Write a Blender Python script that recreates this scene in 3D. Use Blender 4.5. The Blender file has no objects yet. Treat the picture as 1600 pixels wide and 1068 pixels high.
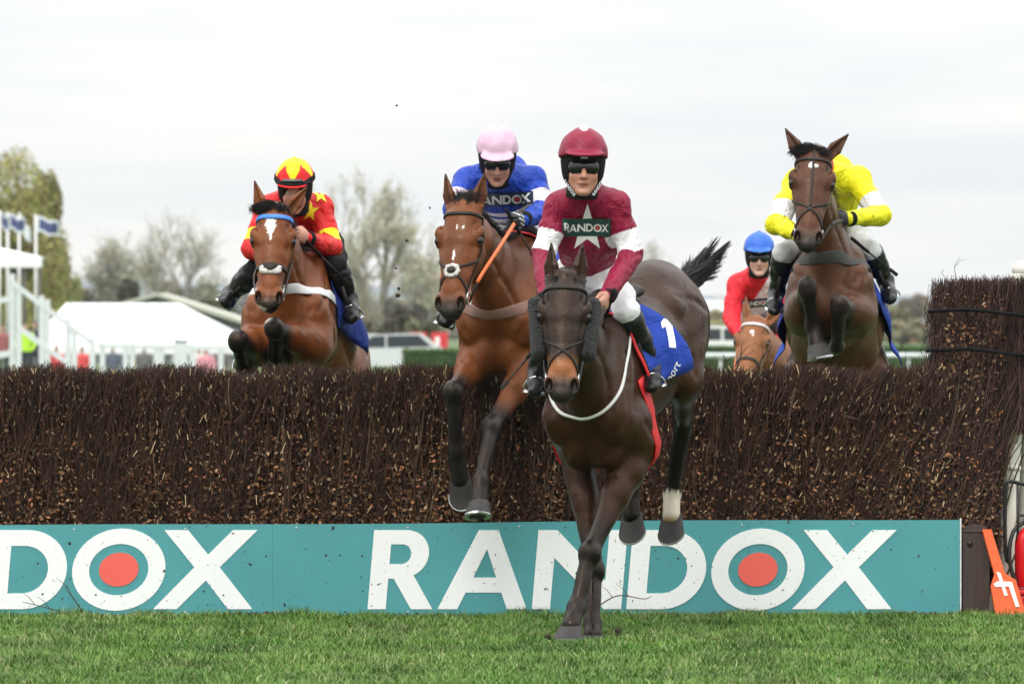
import bpy, bmesh, math, random
import numpy as np
from mathutils import Vector, Matrix
from mathutils.bvhtree import BVHTree
from mathutils.geometry import tessellate_polygon

# ------------------------------------------------------------------ camera, sky, sun, exposure
SC = bpy.context.scene
COL = SC.collection
F, D0, CH, HY = 8960.0, 32.0, 1.59, 515.0      # focal length in photo pixels, metres to the fence, lens height, horizon row
cam_d = bpy.data.cameras.new('camera')
cam = bpy.data.objects.new('camera', cam_d)
COL.objects.link(cam)
cam.location = (0, -D0, CH)
cam.rotation_euler = (math.pi / 2 - math.atan((534.0 - HY) / F), 0, 0)
cam_d.sensor_width = 36.0
cam_d.lens = 36.0 * F / 1600.0
cam_d.clip_start = 0.5
cam_d.clip_end = 9000
cam_d.dof.use_dof = True
cam_d.dof.focus_distance = 30.6
cam_d.dof.aperture_fstop = 6.3
SC.camera = cam
SC.view_settings.view_transform = 'Standard'
SC.view_settings.look = 'None'
SC.view_settings.exposure = 0.08
SC.view_settings.gamma = 1.0
SC.view_settings.use_curve_mapping = False

SUN_EL, SUN_AZ = math.radians(48), math.radians(200)   # soft sun behind the photographer, a little to the left
world = bpy.data.worlds.new('World')
SC.world = world
world.use_nodes = True
wn, wl = world.node_tree.nodes, world.node_tree.links
wn.clear()
w_out = wn.new('ShaderNodeOutputWorld')
w_bg = wn.new('ShaderNodeBackground')
w_sky = wn.new('ShaderNodeTexSky')
w_sky.sky_type = 'NISHITA'
w_sky.sun_disc = False
w_sky.sun_elevation = SUN_EL
w_sky.sun_rotation = SUN_AZ
def wmath(op, a, b=None):
    n = wn.new('ShaderNodeMath'); n.operation = op
    for i, v in enumerate((a, b)):
        if v is None: continue
        if isinstance(v, (int, float)): n.inputs[i].default_value = v
        else: wl.new(v, n.inputs[i])
    return n.outputs[0]
w_tc = wn.new('ShaderNodeTexCoord')
w_sep = wn.new('ShaderNodeSeparateXYZ'); wl.new(w_tc.outputs['Generated'], w_sep.inputs[0])
w_up = wmath('MAXIMUM', w_sep.outputs['Z'], 0.0)
# overcast sky: brightness grows from horizon to zenith by the standard overcast law (1 + 2 sin h) / 3
w_lum = wmath('MULTIPLY_ADD', w_up, 2.0); w_lum.node.inputs[2].default_value = 1.0
# long flat streaks of cloud
w_map = wn.new('ShaderNodeMapping'); w_map.inputs['Scale'].default_value = (5.0, 5.0, 40.0)
w_map.inputs['Location'].default_value = (0.6, 0.0, 0.42)
wl.new(w_tc.outputs['Generated'], w_map.inputs[0])
w_no = wn.new('ShaderNodeTexNoise'); w_no.inputs['Scale'].default_value = 1.0
w_no.inputs['Detail'].default_value = 4.0; w_no.inputs['Roughness'].default_value = 0.55
wl.new(w_map.outputs[0], w_no.inputs['Vector'])
w_cr = wn.new('ShaderNodeValToRGB')
w_cr.color_ramp.elements[0].position = 0.36; w_cr.color_ramp.elements[0].color = (0.77, 0.815, 0.85, 1)
w_cr.color_ramp.elements[1].position = 0.60; w_cr.color_ramp.elements[1].color = (0.965, 0.955, 0.915, 1)
wl.new(w_no.outputs['Fac'], w_cr.inputs[0])
w_cl = wn.new('ShaderNodeVectorMath'); w_cl.operation = 'SCALE'
wl.new(w_cr.outputs[0], w_cl.inputs[0]); wl.new(w_lum, w_cl.inputs['Scale'])
w_sc = wn.new('ShaderNodeVectorMath'); w_sc.operation = 'SCALE'
wl.new(w_sky.outputs[0], w_sc.inputs[0]); w_sc.inputs['Scale'].default_value = 0.07
w_mix = wn.new('ShaderNodeMix'); w_mix.data_type = 'RGBA'; w_mix.inputs[0].default_value = 0.94
wl.new(w_sc.outputs[0], w_mix.inputs[6]); wl.new(w_cl.outputs[0], w_mix.inputs[7])
wl.new(w_mix.outputs[2], w_bg.inputs['Color'])
w_bg.inputs['Strength'].default_value = 1.0
wl.new(w_bg.outputs[0], w_out.inputs[0])

sun_d = bpy.data.lights.new('sun', 'SUN')
sun_d.energy = 1.5
sun_d.angle = math.radians(24)
sun_d.color = (1.0, 0.965, 0.91)
sun = bpy.data.objects.new('sun', sun_d)
COL.objects.link(sun)
sd = Vector((math.sin(SUN_AZ) * math.cos(SUN_EL), math.cos(SUN_AZ) * math.cos(SUN_EL), math.sin(SUN_EL)))
sun.rotation_euler = sd.to_track_quat('Z', 'Y').to_euler()

# ------------------------------------------------------------------ helpers
RNG = np.random.default_rng(7)
random.seed(7)
V3 = lambda *a: np.array(a, dtype=np.float64)
def nrm(v):
    v = np.asarray(v, float); return v / (np.linalg.norm(v) + 1e-12)
def P(px, py, Y):
    """point at depth Y (metres behind the fence front) on the sight line of photo pixel (px, py)"""
    d = D0 + Y
    return V3((px - 800.0) * d / F, Y, CH - (py - HY) * d / F)
ORG = {}

def tag(o, label=None, cat=None, group=None, kind=None):
    if label: o['label'] = label
    if cat: o['category'] = cat
    if group: o['group'] = group
    if kind: o['kind'] = kind
    return o

def thing(name, loc, label, cat, group=None):
    o = bpy.data.objects.new(name, None)
    o.empty_display_size = 0.1
    o.location = tuple(float(c) for c in loc)
    COL.objects.link(o)
    ORG[o.name] = np.array(loc, float)
    return tag(o, label, cat, group)

def mk(name, verts, faces, mat, parent=None, cols=None, smooth=True, loc=None, flat_edges=False):
    """one mesh object; verts in world space, stored relative to its thing's origin"""
    v = np.asarray(verts, dtype=np.float64).reshape(-1, 3)
    me = bpy.data.meshes.new(name)
    org = np.zeros(3)
    if parent is not None: org = ORG[parent.name]
    elif loc is not None: org = np.array(loc, float)
    vv = (v - org).astype(np.float32)
    if isinstance(faces, np.ndarray):
        n, k = faces.shape
        me.vertices.add(len(vv)); me.vertices.foreach_set('co', vv.ravel())
        me.loops.add(n * k); me.loops.foreach_set('vertex_index', faces.astype(np.int32).ravel())
        me.polygons.add(n)
        me.polygons.foreach_set('loop_start', np.arange(0, n * k, k, dtype=np.int32))
        me.polygons.foreach_set('loop_total', np.full(n, k, dtype=np.int32))
        me.update(calc_edges=True)
    else:
        me.from_pydata(vv.tolist(), [], [tuple(int(i) for i in f) for f in faces])
        me.update()
    if smooth: me.polygons.foreach_set('use_smooth', np.ones(len(me.polygons), dtype=bool))
    if cols is not None:
        at = me.color_attributes.new('Col', 'FLOAT_COLOR', 'POINT')
        c4 = np.ones((len(vv), 4), dtype=np.float32); c4[:, :3] = cols
        at.data.foreach_set('color', c4.ravel())
    if mat is not None: me.materials.append(mat)
    o = bpy.data.objects.new(name, me)
    COL.objects.link(o)
    if parent is not None:
        o.parent = parent
        ORG[o.name] = org
    else:
        o.location = tuple(org); ORG[o.name] = org
    return o

MATS = {}
def mat(name, col=(0.5, 0.5, 0.5), rough=0.6, var=0.12, scale=9.0, bump=0.0, bscale=80.0, attr=False, metal=0.0,
        spec=0.5, sheen=0.0, coat=0.0, stretch=(1, 1, 1), trans=0.0, spots=None, bdist=0.01, detail=3.0, crease=0.0):
    if name in MATS: return MATS[name]
    m = bpy.data.materials.new(name); m.use_nodes = True
    nt = m.node_tree; n = nt.nodes; l = nt.links
    b = n['Principled BSDF']
    b.inputs['Roughness'].default_value = rough
    b.inputs['Metallic'].default_value = metal
    b.inputs['Specular IOR Level'].default_value = spec
    if sheen: b.inputs['Sheen Weight'].default_value = sheen; b.inputs['Sheen Roughness'].default_value = 0.4
    if coat: b.inputs['Coat Weight'].default_value = coat; b.inputs['Coat Roughness'].default_value = 0.15
    if trans: b.inputs['Transmission Weight'].default_value = trans
    tc = n.new('ShaderNodeTexCoord')
    mp = n.new('ShaderNodeMapping'); mp.inputs['Scale'].default_value = stretch
    l.new(tc.outputs['Object'], mp.inputs[0])
    no = n.new('ShaderNodeTexNoise'); no.inputs['Scale'].default_value = scale; no.inputs['Detail'].default_value = detail
    l.new(mp.outputs[0], no.inputs['Vector'])
    mr = n.new('ShaderNodeMapRange'); mr.inputs['From Min'].default_value = 0.25; mr.inputs['From Max'].default_value = 0.75
    mr.inputs['To Min'].default_value = 1 - var; mr.inputs['To Max'].default_value = 1 + var
    l.new(no.outputs['Fac'], mr.inputs[0])
    sc = n.new('ShaderNodeVectorMath'); sc.operation = 'SCALE'
    l.new(mr.outputs[0], sc.inputs['Scale'])
    if attr:
        at = n.new('ShaderNodeVertexColor'); at.layer_name = 'Col'
        l.new(at.outputs['Color'], sc.inputs[0])
    else:
        sc.inputs[0].default_value = col[:3]
    src = sc.outputs[0]
    if spots:                       # (colour, scale, threshold): mud specks and scuffs
        for (pc, ps, pt) in spots:
            vo = n.new('ShaderNodeTexNoise'); vo.inputs['Scale'].default_value = ps; vo.inputs['Detail'].default_value = 2.5
            l.new(tc.outputs['Object'], vo.inputs['Vector'])
            g = n.new('ShaderNodeMapRange'); g.inputs['From Min'].default_value = pt; g.inputs['From Max'].default_value = pt + 0.02
            l.new(vo.outputs['Fac'], g.inputs[0])
            mx = n.new('ShaderNodeMix'); mx.data_type = 'RGBA'
            l.new(g.outputs[0], mx.inputs[0]); l.new(src, mx.inputs[6]); mx.inputs[7].default_value = (*pc, 1)
            src = mx.outputs[2]
    l.new(src, b.inputs['Base Color'])
    if bump:
        bn = n.new('ShaderNodeTexNoise'); bn.inputs['Scale'].default_value = bscale; bn.inputs['Detail'].default_value = 3.0; bn.inputs['Distortion'].default_value = crease
        l.new(mp.outputs[0], bn.inputs['Vector'])
        bp = n.new('ShaderNodeBump'); bp.inputs['Strength'].default_value = bump; bp.inputs['Distance'].default_value = bdist
        l.new(bn.outputs['Fac'], bp.inputs['Height']); l.new(bp.outputs[0], b.inputs['Normal'])
    MATS[name] = m
    return m

def s2l(r, g, b):
    f = lambda c: (c / 255 / 12.92) if c / 255 <= 0.04045 else ((c / 255 + 0.055) / 1.055) ** 2.4
    return np.array([f(r), f(g), f(b)])

# ---- geometry pieces (return verts, faces)
def g_join(*gs):
    vs, fs, o = [], [], 0
    for v, f in gs:
        vs.append(np.asarray(v, float)); fs += [tuple(i + o for i in q) for q in f]; o += len(v)
    return np.concatenate(vs), fs

def g_box(lo, hi):
    x0, y0, z0 = lo; x1, y1, z1 = hi
    v = [(x0, y0, z0), (x1, y0, z0), (x1, y1, z0), (x0, y1, z0), (x0, y0, z1), (x1, y0, z1), (x1, y1, z1), (x0, y1, z1)]
    f = [(3, 2, 1, 0), (4, 5, 6, 7), (0, 1, 5, 4), (1, 2, 6, 5), (2, 3, 7, 6), (3, 0, 4, 7)]
    return np.array(v, float), f

def g_bevbox(lo, hi, b):
    """box with chamfered edges"""
    bm = bmesh.new()
    bmesh.ops.create_cube(bm, size=1.0)
    lo = np.array(lo, float); hi = np.array(hi, float)
    for v in bm.verts:
        v.co = Vector(tuple((lo + hi) / 2 + np.array(v.co) * (hi - lo)))
    bmesh.ops.bevel(bm, geom=list(bm.edges), offset=b, segments=2, affect='EDGES', profile=0.6)
    bm.verts.index_update()
    r = np.array([v.co[:] for v in bm.verts]), [tuple(v.index for v in f.verts) for f in bm.faces]
    bm.free()
    return r

def frames(pts):
    pts = np.asarray(pts, float)
    t = np.gradient(pts, axis=0); t /= np.linalg.norm(t, axis=1)[:, None] + 1e-12
    ref = V3(0, 0, 1) if abs(t[0][2]) < 0.9 else V3(1, 0, 0)
    n = nrm(ref - t[0] * ref.dot(t[0])); N = [n]
    for i in range(1, len(pts)):
        n = nrm(n - t[i] * n.dot(t[i])); N.append(n)
    N = np.array(N); B = np.cross(t, N)
    return t, N, B

def g_tube(pts, r, k=8, caps=True):
    pts = np.asarray(pts, float); n = len(pts)
    r = np.broadcast_to(np.asarray(r, float), (n,))
    t, N, B = frames(pts)
    a = np.linspace(0, 2 * np.pi, k, endpoint=False)
    v = (pts[:, None] + r[:, None, None] * (np.cos(a)[None, :, None] * N[:, None] + np.sin(a)[None, :, None] * B[:, None])).reshape(-1, 3)
    f = []
    for i in range(n - 1):
        for j in range(k):
            f.append((i * k + j, i * k + (j + 1) % k, (i + 1) * k + (j + 1) % k, (i + 1) * k + j))
    if caps:
        f.append(tuple(range(k - 1, -1, -1))); f.append(tuple((n - 1) * k + j for j in range(k)))
    return v, f

def catmull(pts, m=8, closed=False):
    p = [np.asarray(q, float) for q in pts]
    n = len(p); out = []
    rng = range(n) if closed else range(n - 1)
    for i in rng:
        if closed: a, b, c, d = p[(i - 1) % n], p[i], p[(i + 1) % n], p[(i + 2) % n]
        else: a, b, c, d = p[max(i - 1, 0)], p[i], p[i + 1], p[min(i + 2, n - 1)]
        for t in np.linspace(0, 1, m, endpoint=False):
            out.append(0.5 * ((2 * b) + (-a + c) * t + (2 * a - 5 * b + 4 * c - d) * t * t + (-a + 3 * b - 3 * c + d) * t ** 3))
    if not closed: out.append(p[-1])
    return np.array(out)

def g_ribbon(pts, nor, w, th, closed=False):
    """strap: rectangular section, width w across, thickness th along the normals"""
    pts = np.asarray(pts, float); n = len(pts)
    nor = np.asarray(nor, float)
    t = (np.roll(pts, -1, 0) - np.roll(pts, 1, 0)) if closed else np.gradient(pts, axis=0)
    t /= np.linalg.norm(t, axis=1)[:, None] + 1e-12
    nor = nor - t * (nor * t).sum(1)[:, None]; nor /= np.linalg.norm(nor, axis=1)[:, None] + 1e-12
    s = np.cross(t, nor)
    w = np.broadcast_to(np.asarray(w, float), (n,))[:, None]
    e = th * 0.35
    sec = [(-.5, 0), (-.5, .65), (-.42, 1), (.42, 1), (.5, .65), (.5, 0)]
    v = np.stack([pts + s * w * a + nor * th * b for a, b in sec], 1).reshape(-1, 3)
    k = len(sec); f = []
    for i in range(n if closed else n - 1):
        i2 = (i + 1) % n
        for j in range(k):
            f.append((i * k + j, i2 * k + j, i2 * k + (j + 1) % k, i * k + (j + 1) % k))
    if not closed:
        f.append(tuple(range(k))); f.append(tuple((n - 1) * k + j for j in range(k - 1, -1, -1)))
    return v, f

def g_strands(P3, rad, k=3):
    """many tapered strands at once: P3 (N,S,3), rad (N,S) -> verts, quad array"""
    N, S, _ = P3.shape
    t = np.gradient(P3, axis=1); t /= np.linalg.norm(t, axis=2)[:, :, None] + 1e-9
    ref = np.zeros_like(t); ref[..., 1] = 1.0
    par = np.abs(t[..., 1]) > 0.9; ref[par] = (1, 0, 0)
    n = np.cross(t, ref); n /= np.linalg.norm(n, axis=2)[:, :, None] + 1e-9
    b = np.cross(t, n)
    a = np.arange(k) * 2 * np.pi / k
    v = P3[:, :, None] + rad[:, :, None, None] * (np.cos(a)[None, None, :, None] * n[:, :, None] + np.sin(a)[None, None, :, None] * b[:, :, None])
    idx = np.arange(N * S * k).reshape(N, S, k)
    q = np.stack([idx[:, :-1, :], np.roll(idx, -1, 2)[:, :-1, :], np.roll(idx, -1, 2)[:, 1:, :], idx[:, 1:, :]], -1).reshape(-1, 4)
    return v.reshape(-1, 3), q

def g_ellipsoid(c, R, r, nu=20, nv=12):
    """R rows = axes"""
    v = []; f = []
    for i in range(nv + 1):
        th = np.pi * i / nv
        for j in range(nu):
            ph = 2 * np.pi * j / nu
            l = V3(math.sin(th) * math.cos(ph), math.sin(th) * math.sin(ph), math.cos(th)) * r
            v.append(c + l @ R)
    for i in range(nv):
        for j in range(nu):
            f.append((i * nu + j, (i + 1) * nu + j, (i + 1) * nu + (j + 1) % nu, i * nu + (j + 1) % nu))
    return np.array(v), f

def g_extrude(poly, holes, z0, z1, axes, origin):
    """flat polygon (with holes) extruded; axes = (right, up, normal)"""
    loops = [poly] + list(holes)
    tri = tessellate_polygon([[Vector((p[0], p[1], 0)) for p in L] for L in loops])
    flat = [p for L in loops for p in L]
    rt, up, no = axes
    top = [origin + rt * p[0] + up * p[1] + no * z1 for p in flat]
    bot = [origin + rt * p[0] + up * p[1] + no * z0 for p in flat]
    n = len(flat); f = []
    for t in tri:
        a, b, c = [np.array(flat[i]) for i in t]
        ccw = (b[0] - a[0]) * (c[1] - a[1]) - (b[1] - a[1]) * (c[0] - a[0]) > 0
        t = tuple(t) if ccw else tuple(reversed(t))
        f.append(t); f.append(tuple(i + n for i in reversed(t)))
    o = 0
    for L in loops:
        m = len(L)
        for i in range(m):
            j = (i + 1) % m
            f.append((o + i, o + j, n + o + j, n + o + i))
        o += m
    return np.array(top + bot), f

# ---- lettering
def arc(cx, cy, rx, ry, a0, a1, n=14):
    return [(cx + rx * math.cos(math.radians(a0 + (a1 - a0) * i / n)), cy + ry * math.sin(math.radians(a0 + (a1 - a0) * i / n))) for i in range(n + 1)]
LET = {
    'R': (0.82, [(0, 0), (0, 1), (.40, 1)] + arc(.42, .70, .30, .30, 85, -65, 12) + [(.82, 0), (.55, 0), (.30, .385), (.23, .385), (.23, 0)],
          [[(.23, .57), (.23, .82), (.38, .82)] + arc(.38, .695, .115, .125, 80, -80, 8) + [(.38, .57)]]),
    'A': (1.13, [(0, 0), (.44, 1), (.69, 1), (1.13, 0), (.88, 0), (.79, .21), (.34, .21), (.25, 0)], [[(.42, .40), (.71, .40), (.565, .76)]]),
    'N': (1.13, [(0, 0), (0, 1), (.24, 1), (.90, .36), (.90, 1), (1.13, 1), (1.13, 0), (.91, 0), (.23, .65), (.23, 0)], []),
    'D': (0.97, [(0, 0), (0, 1), (.44, 1)] + arc(.44, .5, .53, .5, 85, -85, 18) + [(.44, 0)],
          [[(.24, .2), (.24, .8), (.42, .8)] + arc(.42, .5, .31, .3, 85, -85, 14) + [(.42, .2)]]),
    'O': (1.18, arc(.59, .5, .59, .52, 0, 351, 39), [arc(.59, .5, .375, .325, 0, 351, 39)]),
    'X': (1.26, [(0, 0), (.48, .53), (.06, 1), (.36, 1), (.64, .69), (.93, 1), (1.24, 1), (.80, .53), (1.26, 0), (.95, 0), (.64, .365), (.30, 0)], []),
}
def word_layout(word, shear=0.0):
    """[(letter, outline, holes)] in units of the cap height, plus red dots of the O"""
    x, out, dots = 0.0, [], []
    for i, ch in enumerate(word):
        w, o, hs = LET[ch]
        if ch == 'X' and i: x -= 0.18
        sh = lambda L: [(p[0] + x + shear * p[1], p[1]) for p in L]
        out.append((ch, sh(o), [sh(h) for h in hs]))
        if ch == 'O': dots.append(sh(arc(.59, .5, .25, .215, 0, 351, 31)))
        x += w + 0.065
    return out, dots, x - 0.065

def font_outline(text, size=1.0):
    """filled text from the built-in font: verts (x, y), triangles/polys, normalised to cap height ~ size"""
    cu = bpy.data.curves.new('t', 'FONT'); cu.body = text; cu.resolution_u = 3
    o = bpy.data.objects.new('t', cu); COL.objects.link(o)
    me = o.to_mesh()
    v = np.array([p.co[:2] for p in me.vertices]); f = [tuple(p.vertices) for p in me.polygons]
    o.to_mesh_clear(); bpy.data.objects.remove(o); bpy.data.curves.remove(cu)
    v = v - v.min(0)
    return v / v[:, 1].max() * size, f

def tess2d(poly, holes):
    loops = [poly] + list(holes)
    tri = tessellate_polygon([[Vector((p[0], p[1], 0)) for p in L] for L in loops])
    return np.array([p for L in loops for p in L], float), [tuple(t) for t in tri]

def subdiv2d(v, f, maxlen):
    bm = bmesh.new()
    bv = [bm.verts.new((p[0], p[1], 0)) for p in v]
    for t in f:
        try: bm.faces.new([bv[i] for i in t])
        except ValueError: pass
    bmesh.ops.triangulate(bm, faces=bm.faces[:])
    for _ in range(5):
        e = [e for e in bm.edges if e.calc_length() > maxlen]
        if not e: break
        bmesh.ops.subdivide_edges(bm, edges=e, cuts=1)
        bmesh.ops.triangulate(bm, faces=bm.faces[:])
    bm.verts.index_update()
    r = np.array([q.co[:2] for q in bm.verts]), [tuple(q.index for q in fc.verts) for fc in bm.faces]
    bm.free()
    return r

def g_decal(v2, f, origin, right, up, normal, bvh, off=0.003, maxlen=0.02, reach=0.5):
    """lay a flat print on a surface: each vertex is cast along -normal onto it"""
    v2, f = subdiv2d(v2, f, maxlen)
    right, up, normal = nrm(right), nrm(up), nrm(normal)
    out = []; ok = []
    for p in v2:
        w = origin + right * p[0] + up * p[1]
        h = bvh.ray_cast(Vector(tuple(w + normal * reach)), Vector(tuple(-normal)), reach * 2)
        ok.append(h[0] is not None)
        if h[0] is None: out.append(w); continue
        out.append(np.array(h[0]) + np.array(h[1]) * off)
    v = np.array(out); ff = []
    for t in f:
        if not all(ok[i] for i in t): continue
        a, b, c = v[t[0]], v[t[1]], v[t[2]]
        if max(np.linalg.norm(a - b), np.linalg.norm(b - c), np.linalg.norm(a - c)) > maxlen * 4: continue
        if np.cross(b - a, c - a).dot(normal) < 0: t = t[::-1]
        ff.append(t)
    if not ff: ff = [f[0]]
    return v, ff

# ---- signed-distance bodies, meshed by surface nets
class Field:
    def __init__(s, lo, hi, h):
        s.h = h; s.lo = np.array(lo, float)
        s.n = np.maximum(np.ceil((np.array(hi, float) - s.lo) / h).astype(int), 4) + 1
        s.d = np.full(tuple(s.n), 0.5, np.float32)
    def box(s, lo, hi):
        a = np.clip(np.floor((np.array(lo) - s.lo) / s.h).astype(int), 0, s.n)
        b = np.clip(np.ceil((np.array(hi) - s.lo) / s.h).astype(int) + 1, 0, s.n)
        if np.any(b - a < 1): return None
        g = [(s.lo[i] + s.h * np.arange(a[i], b[i])).astype(np.float32) for i in range(3)]
        return (slice(a[0], b[0]), slice(a[1], b[1]), slice(a[2], b[2])), g[0][:, None, None], g[1][None, :, None], g[2][None, None, :]
    def _mix(s, sl, b, k, op):
        a = s.d[sl]
        if op == 'add':
            if k <= 0: s.d[sl] = np.minimum(a, b); return
            h = np.clip(0.5 + 0.5 * (a - b) / k, 0, 1)
            s.d[sl] = a + (b - a) * h - k * h * (1 - h)
        else:
            if k <= 0: s.d[sl] = np.maximum(a, -b); return
            h = np.clip(0.5 - 0.5 * (a + b) / k, 0, 1)
            s.d[sl] = a + (-b - a) * h + k * h * (1 - h)
    def ell(s, c, R, r, k=0.03, op='add'):
        """ellipsoid; R rows = unit axes, r = radii"""
        R = np.asarray(R, float); r = np.asarray(r, float)
        ext = np.sqrt(((R * r[:, None]) ** 2).sum(0)) + k + 0.03
        q = s.box(c - ext, c + ext)
        if q is None: return
        sl, x, y, z = q
        x = x - np.float32(c[0]); y = y - np.float32(c[1]); z = z - np.float32(c[2])
        k0 = 0; k1 = 0
        for i in range(3):
            u = (x * np.float32(R[i, 0]) + y * np.float32(R[i, 1]) + z * np.float32(R[i, 2])) / np.float32(r[i])
            u2 = u * u; k0 = k0 + u2; k1 = k1 + u2 / np.float32(r[i] ** 2)
        k0 = np.sqrt(k0); k1 = np.sqrt(k1) + 1e-6
        s._mix(sl, k0 * (k0 - 1) / k1, k, op)
    def seg(s, a, b, ra, rb, side=None, k=0.03, op='add'):
        """tapered limb; ra, rb scalar radius or (width, height) with width along `side`"""
        a = np.asarray(a, float); b = np.asarray(b, float)
        ra = np.broadcast_to(np.asarray(ra, float), (2,)); rb = np.broadcast_to(np.asarray(rb, float), (2,))
        d = nrm(b - a); L = np.linalg.norm(b - a)
        if side is None: side = V3(1, 0, 0) if abs(d[0]) < 0.9 else V3(0, 1, 0)
        sv = nrm(side - d * np.dot(side, d)); uv = np.cross(d, sv)
        m = max(ra.max(), rb.max()) + k + 0.03
        q = s.box(np.minimum(a, b) - m, np.maximum(a, b) + m)
        if q is None: return
        sl, x, y, z = q
        x = x - np.float32(a[0]); y = y - np.float32(a[1]); z = z - np.float32(a[2])
        dot = lambda v: x * np.float32(v[0]) + y * np.float32(v[1]) + z * np.float32(v[2])
        ax = dot(d); t = np.clip(ax / np.float32(L), 0, 1)
        w = ra[0] + (rb[0] - ra[0]) * t; h = ra[1] + (rb[1] - ra[1]) * t
        w = w.astype(np.float32); h = h.astype(np.float32)
        mm = np.minimum(w, h)
        p0 = (dot(sv) / w) ** 2; p1 = (dot(uv) / h) ** 2; p2 = ((ax - t * np.float32(L)) / mm) ** 2
        k0 = np.sqrt(p0 + p1 + p2); k1 = np.sqrt(p0 / w ** 2 + p1 / h ** 2 + p2 / mm ** 2) + 1e-6
        s._mix(sl, k0 * (k0 - 1) / k1, k, op)
    def chain(s, pts, rs, side=None, k=0.03):
        for i in range(len(pts) - 1): s.seg(pts[i], pts[i + 1], rs[i], rs[i + 1], side, k)
    def half(s, q, n, k=0.0):
        """keep the side of the plane through q that n points away from"""
        sl, x, y, z = s.box(s.lo, s.lo + s.h * s.n)
        b = (x - q[0]) * n[0] + (y - q[1]) * n[1] + (z - q[2]) * n[2]
        s.d = np.maximum(s.d, b.astype(np.float32))
    def ripple(s, amp, f, ridge=False):
        sl, x, y, z = s.box(s.lo, s.lo + s.h * s.n)
        w1 = np.sin(f * .43 * x + f * .31 * z + 1.3) + np.sin(f * .37 * y - f * .29 * x + .4)
        w2 = np.sin(f * .33 * z - f * .27 * y + 2.1) + np.sin(f * .41 * x + .9)
        r = np.sin(f * (.6 * x + .9 * z) + 2.2 * w1) * np.sin(f * (.8 * y - .5 * z + .4 * x) + 1.9 * w2)
        r += .5 * np.sin(f * 1.9 * (z - .6 * x) + 2.5 * w2)
        if ridge: r = (.35 - np.abs(r)) * 1.6
        m = np.abs(s.d) < 0.08
        s.d = np.where(m, s.d + amp * r.astype(np.float32), s.d)
    def mesh(s):
        d = s.d; ins = d < 0
        c = [ins[i:ins.shape[0] - 1 + i, j:ins.shape[1] - 1 + j, k:ins.shape[2] - 1 + k] for i in (0, 1) for j in (0, 1) for k in (0, 1)]
        alla = c[0].copy(); anya = c[0].copy()
        for q in c[1:]: alla &= q; anya |= q
        act = anya & ~alla
        id3 = np.full(act.shape, -1, np.int64)
        ijk = np.argwhere(act)
        id3[act] = np.arange(len(ijk))
        corners = np.array([(i, j, k) for i in (0, 1) for j in (0, 1) for k in (0, 1)])
        val = np.stack([d[ijk[:, 0] + q[0], ijk[:, 1] + q[1], ijk[:, 2] + q[2]] for q in corners], 1)
        acc = np.zeros((len(ijk), 3)); cnt = np.zeros(len(ijk))
        for a in range(8):
            for b in range(a + 1, 8):
                if np.abs(corners[a] - corners[b]).sum() != 1: continue
                va, vb = val[:, a], val[:, b]
                m = (va < 0) != (vb < 0)
                t = va[m] / (va[m] - vb[m])
                acc[m] += corners[a] + t[:, None] * (corners[b] - corners[a]); cnt[m] += 1
        verts = s.lo + s.h * (ijk + acc / np.maximum(cnt, 1)[:, None])
        quads = []
        for ax in range(3):
            o1, o2 = [i for i in range(3) if i != ax]
            A = ins; sa = [slice(None)] * 3; sb = [slice(None)] * 3
            sa[ax] = slice(0, -1); sb[ax] = slice(1, None)
            ch = A[tuple(sa)] != A[tuple(sb)]
            e = np.argwhere(ch)
            e = e[(e[:, o1] > 0) & (e[:, o2] > 0) & (e[:, o1] < A.shape[o1] - 1) & (e[:, o2] < A.shape[o2] - 1)]
            if not len(e): continue
            def cell(da, db):
                q = e.copy(); q[:, o1] -= da; q[:, o2] -= db
                return id3[q[:, 0], q[:, 1], q[:, 2]]
            Q = np.stack([cell(1, 1), cell(0, 1), cell(0, 0), cell(1, 0)], 1)
            inside_first = A[e[:, 0], e[:, 1], e[:, 2]]
            flip = inside_first if ax != 1 else ~inside_first
            Q[~flip] = Q[~flip][:, ::-1]
            quads.append(Q)
        Q = np.concatenate(quads); Q = Q[(Q >= 0).all(1)]
        return verts, Q

def smooth_mesh(v, q, it=1, lam=0.5):
    for _ in range(it):
        acc = np.zeros_like(v); cnt = np.zeros(len(v))
        for i in range(4):
            a, b = q[:, i], q[:, (i + 1) % 4]
            np.add.at(acc, a, v[b]); np.add.at(cnt, a, 1); np.add.at(acc, b, v[a]); np.add.at(cnt, b, 1)
        v = v + lam * (acc / np.maximum(cnt, 1)[:, None] - v)
    return v

def bvh_of(v, f):
    return BVHTree.FromPolygons([Vector(tuple(p)) for p in v], [tuple(int(i) for i in q) for q in f])

def on_surface(bvh, pts, off=0.0):
    P_, N_ = [], []
    for p in pts:
        loc, no, _, _ = bvh.find_nearest(Vector(tuple(p)))
        loc = np.array(loc); no = np.array(no)
        P_.append(loc + no * off); N_.append(no)
    return np.array(P_), np.array(N_)

def g_strap(bvh, pts, w, th=0.006, off=0.0, closed=False, m=8, smooth=2):
    """strap lying on a surface along a path given by a few points near it"""
    c = catmull(pts, m, closed)
    p, n = on_surface(bvh, c, off)
    for _ in range(smooth):
        pad = (lambda a: np.concatenate([a[-1:], a, a[:1]])) if closed else (lambda a: np.concatenate([a[:1], a, a[-1:]]))
        pp, nn = pad(p), pad(n)
        p = (pp[:-2] + 2 * pp[1:-1] + pp[2:]) / 4; n = (nn[:-2] + 2 * nn[1:-1] + nn[2:]) / 4
    return g_ribbon(p, n, w, th, closed)

def sstep(a, b, x):
    t = np.clip((x - a) / (b - a), 0, 1); return t * t * (3 - 2 * t)

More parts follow.
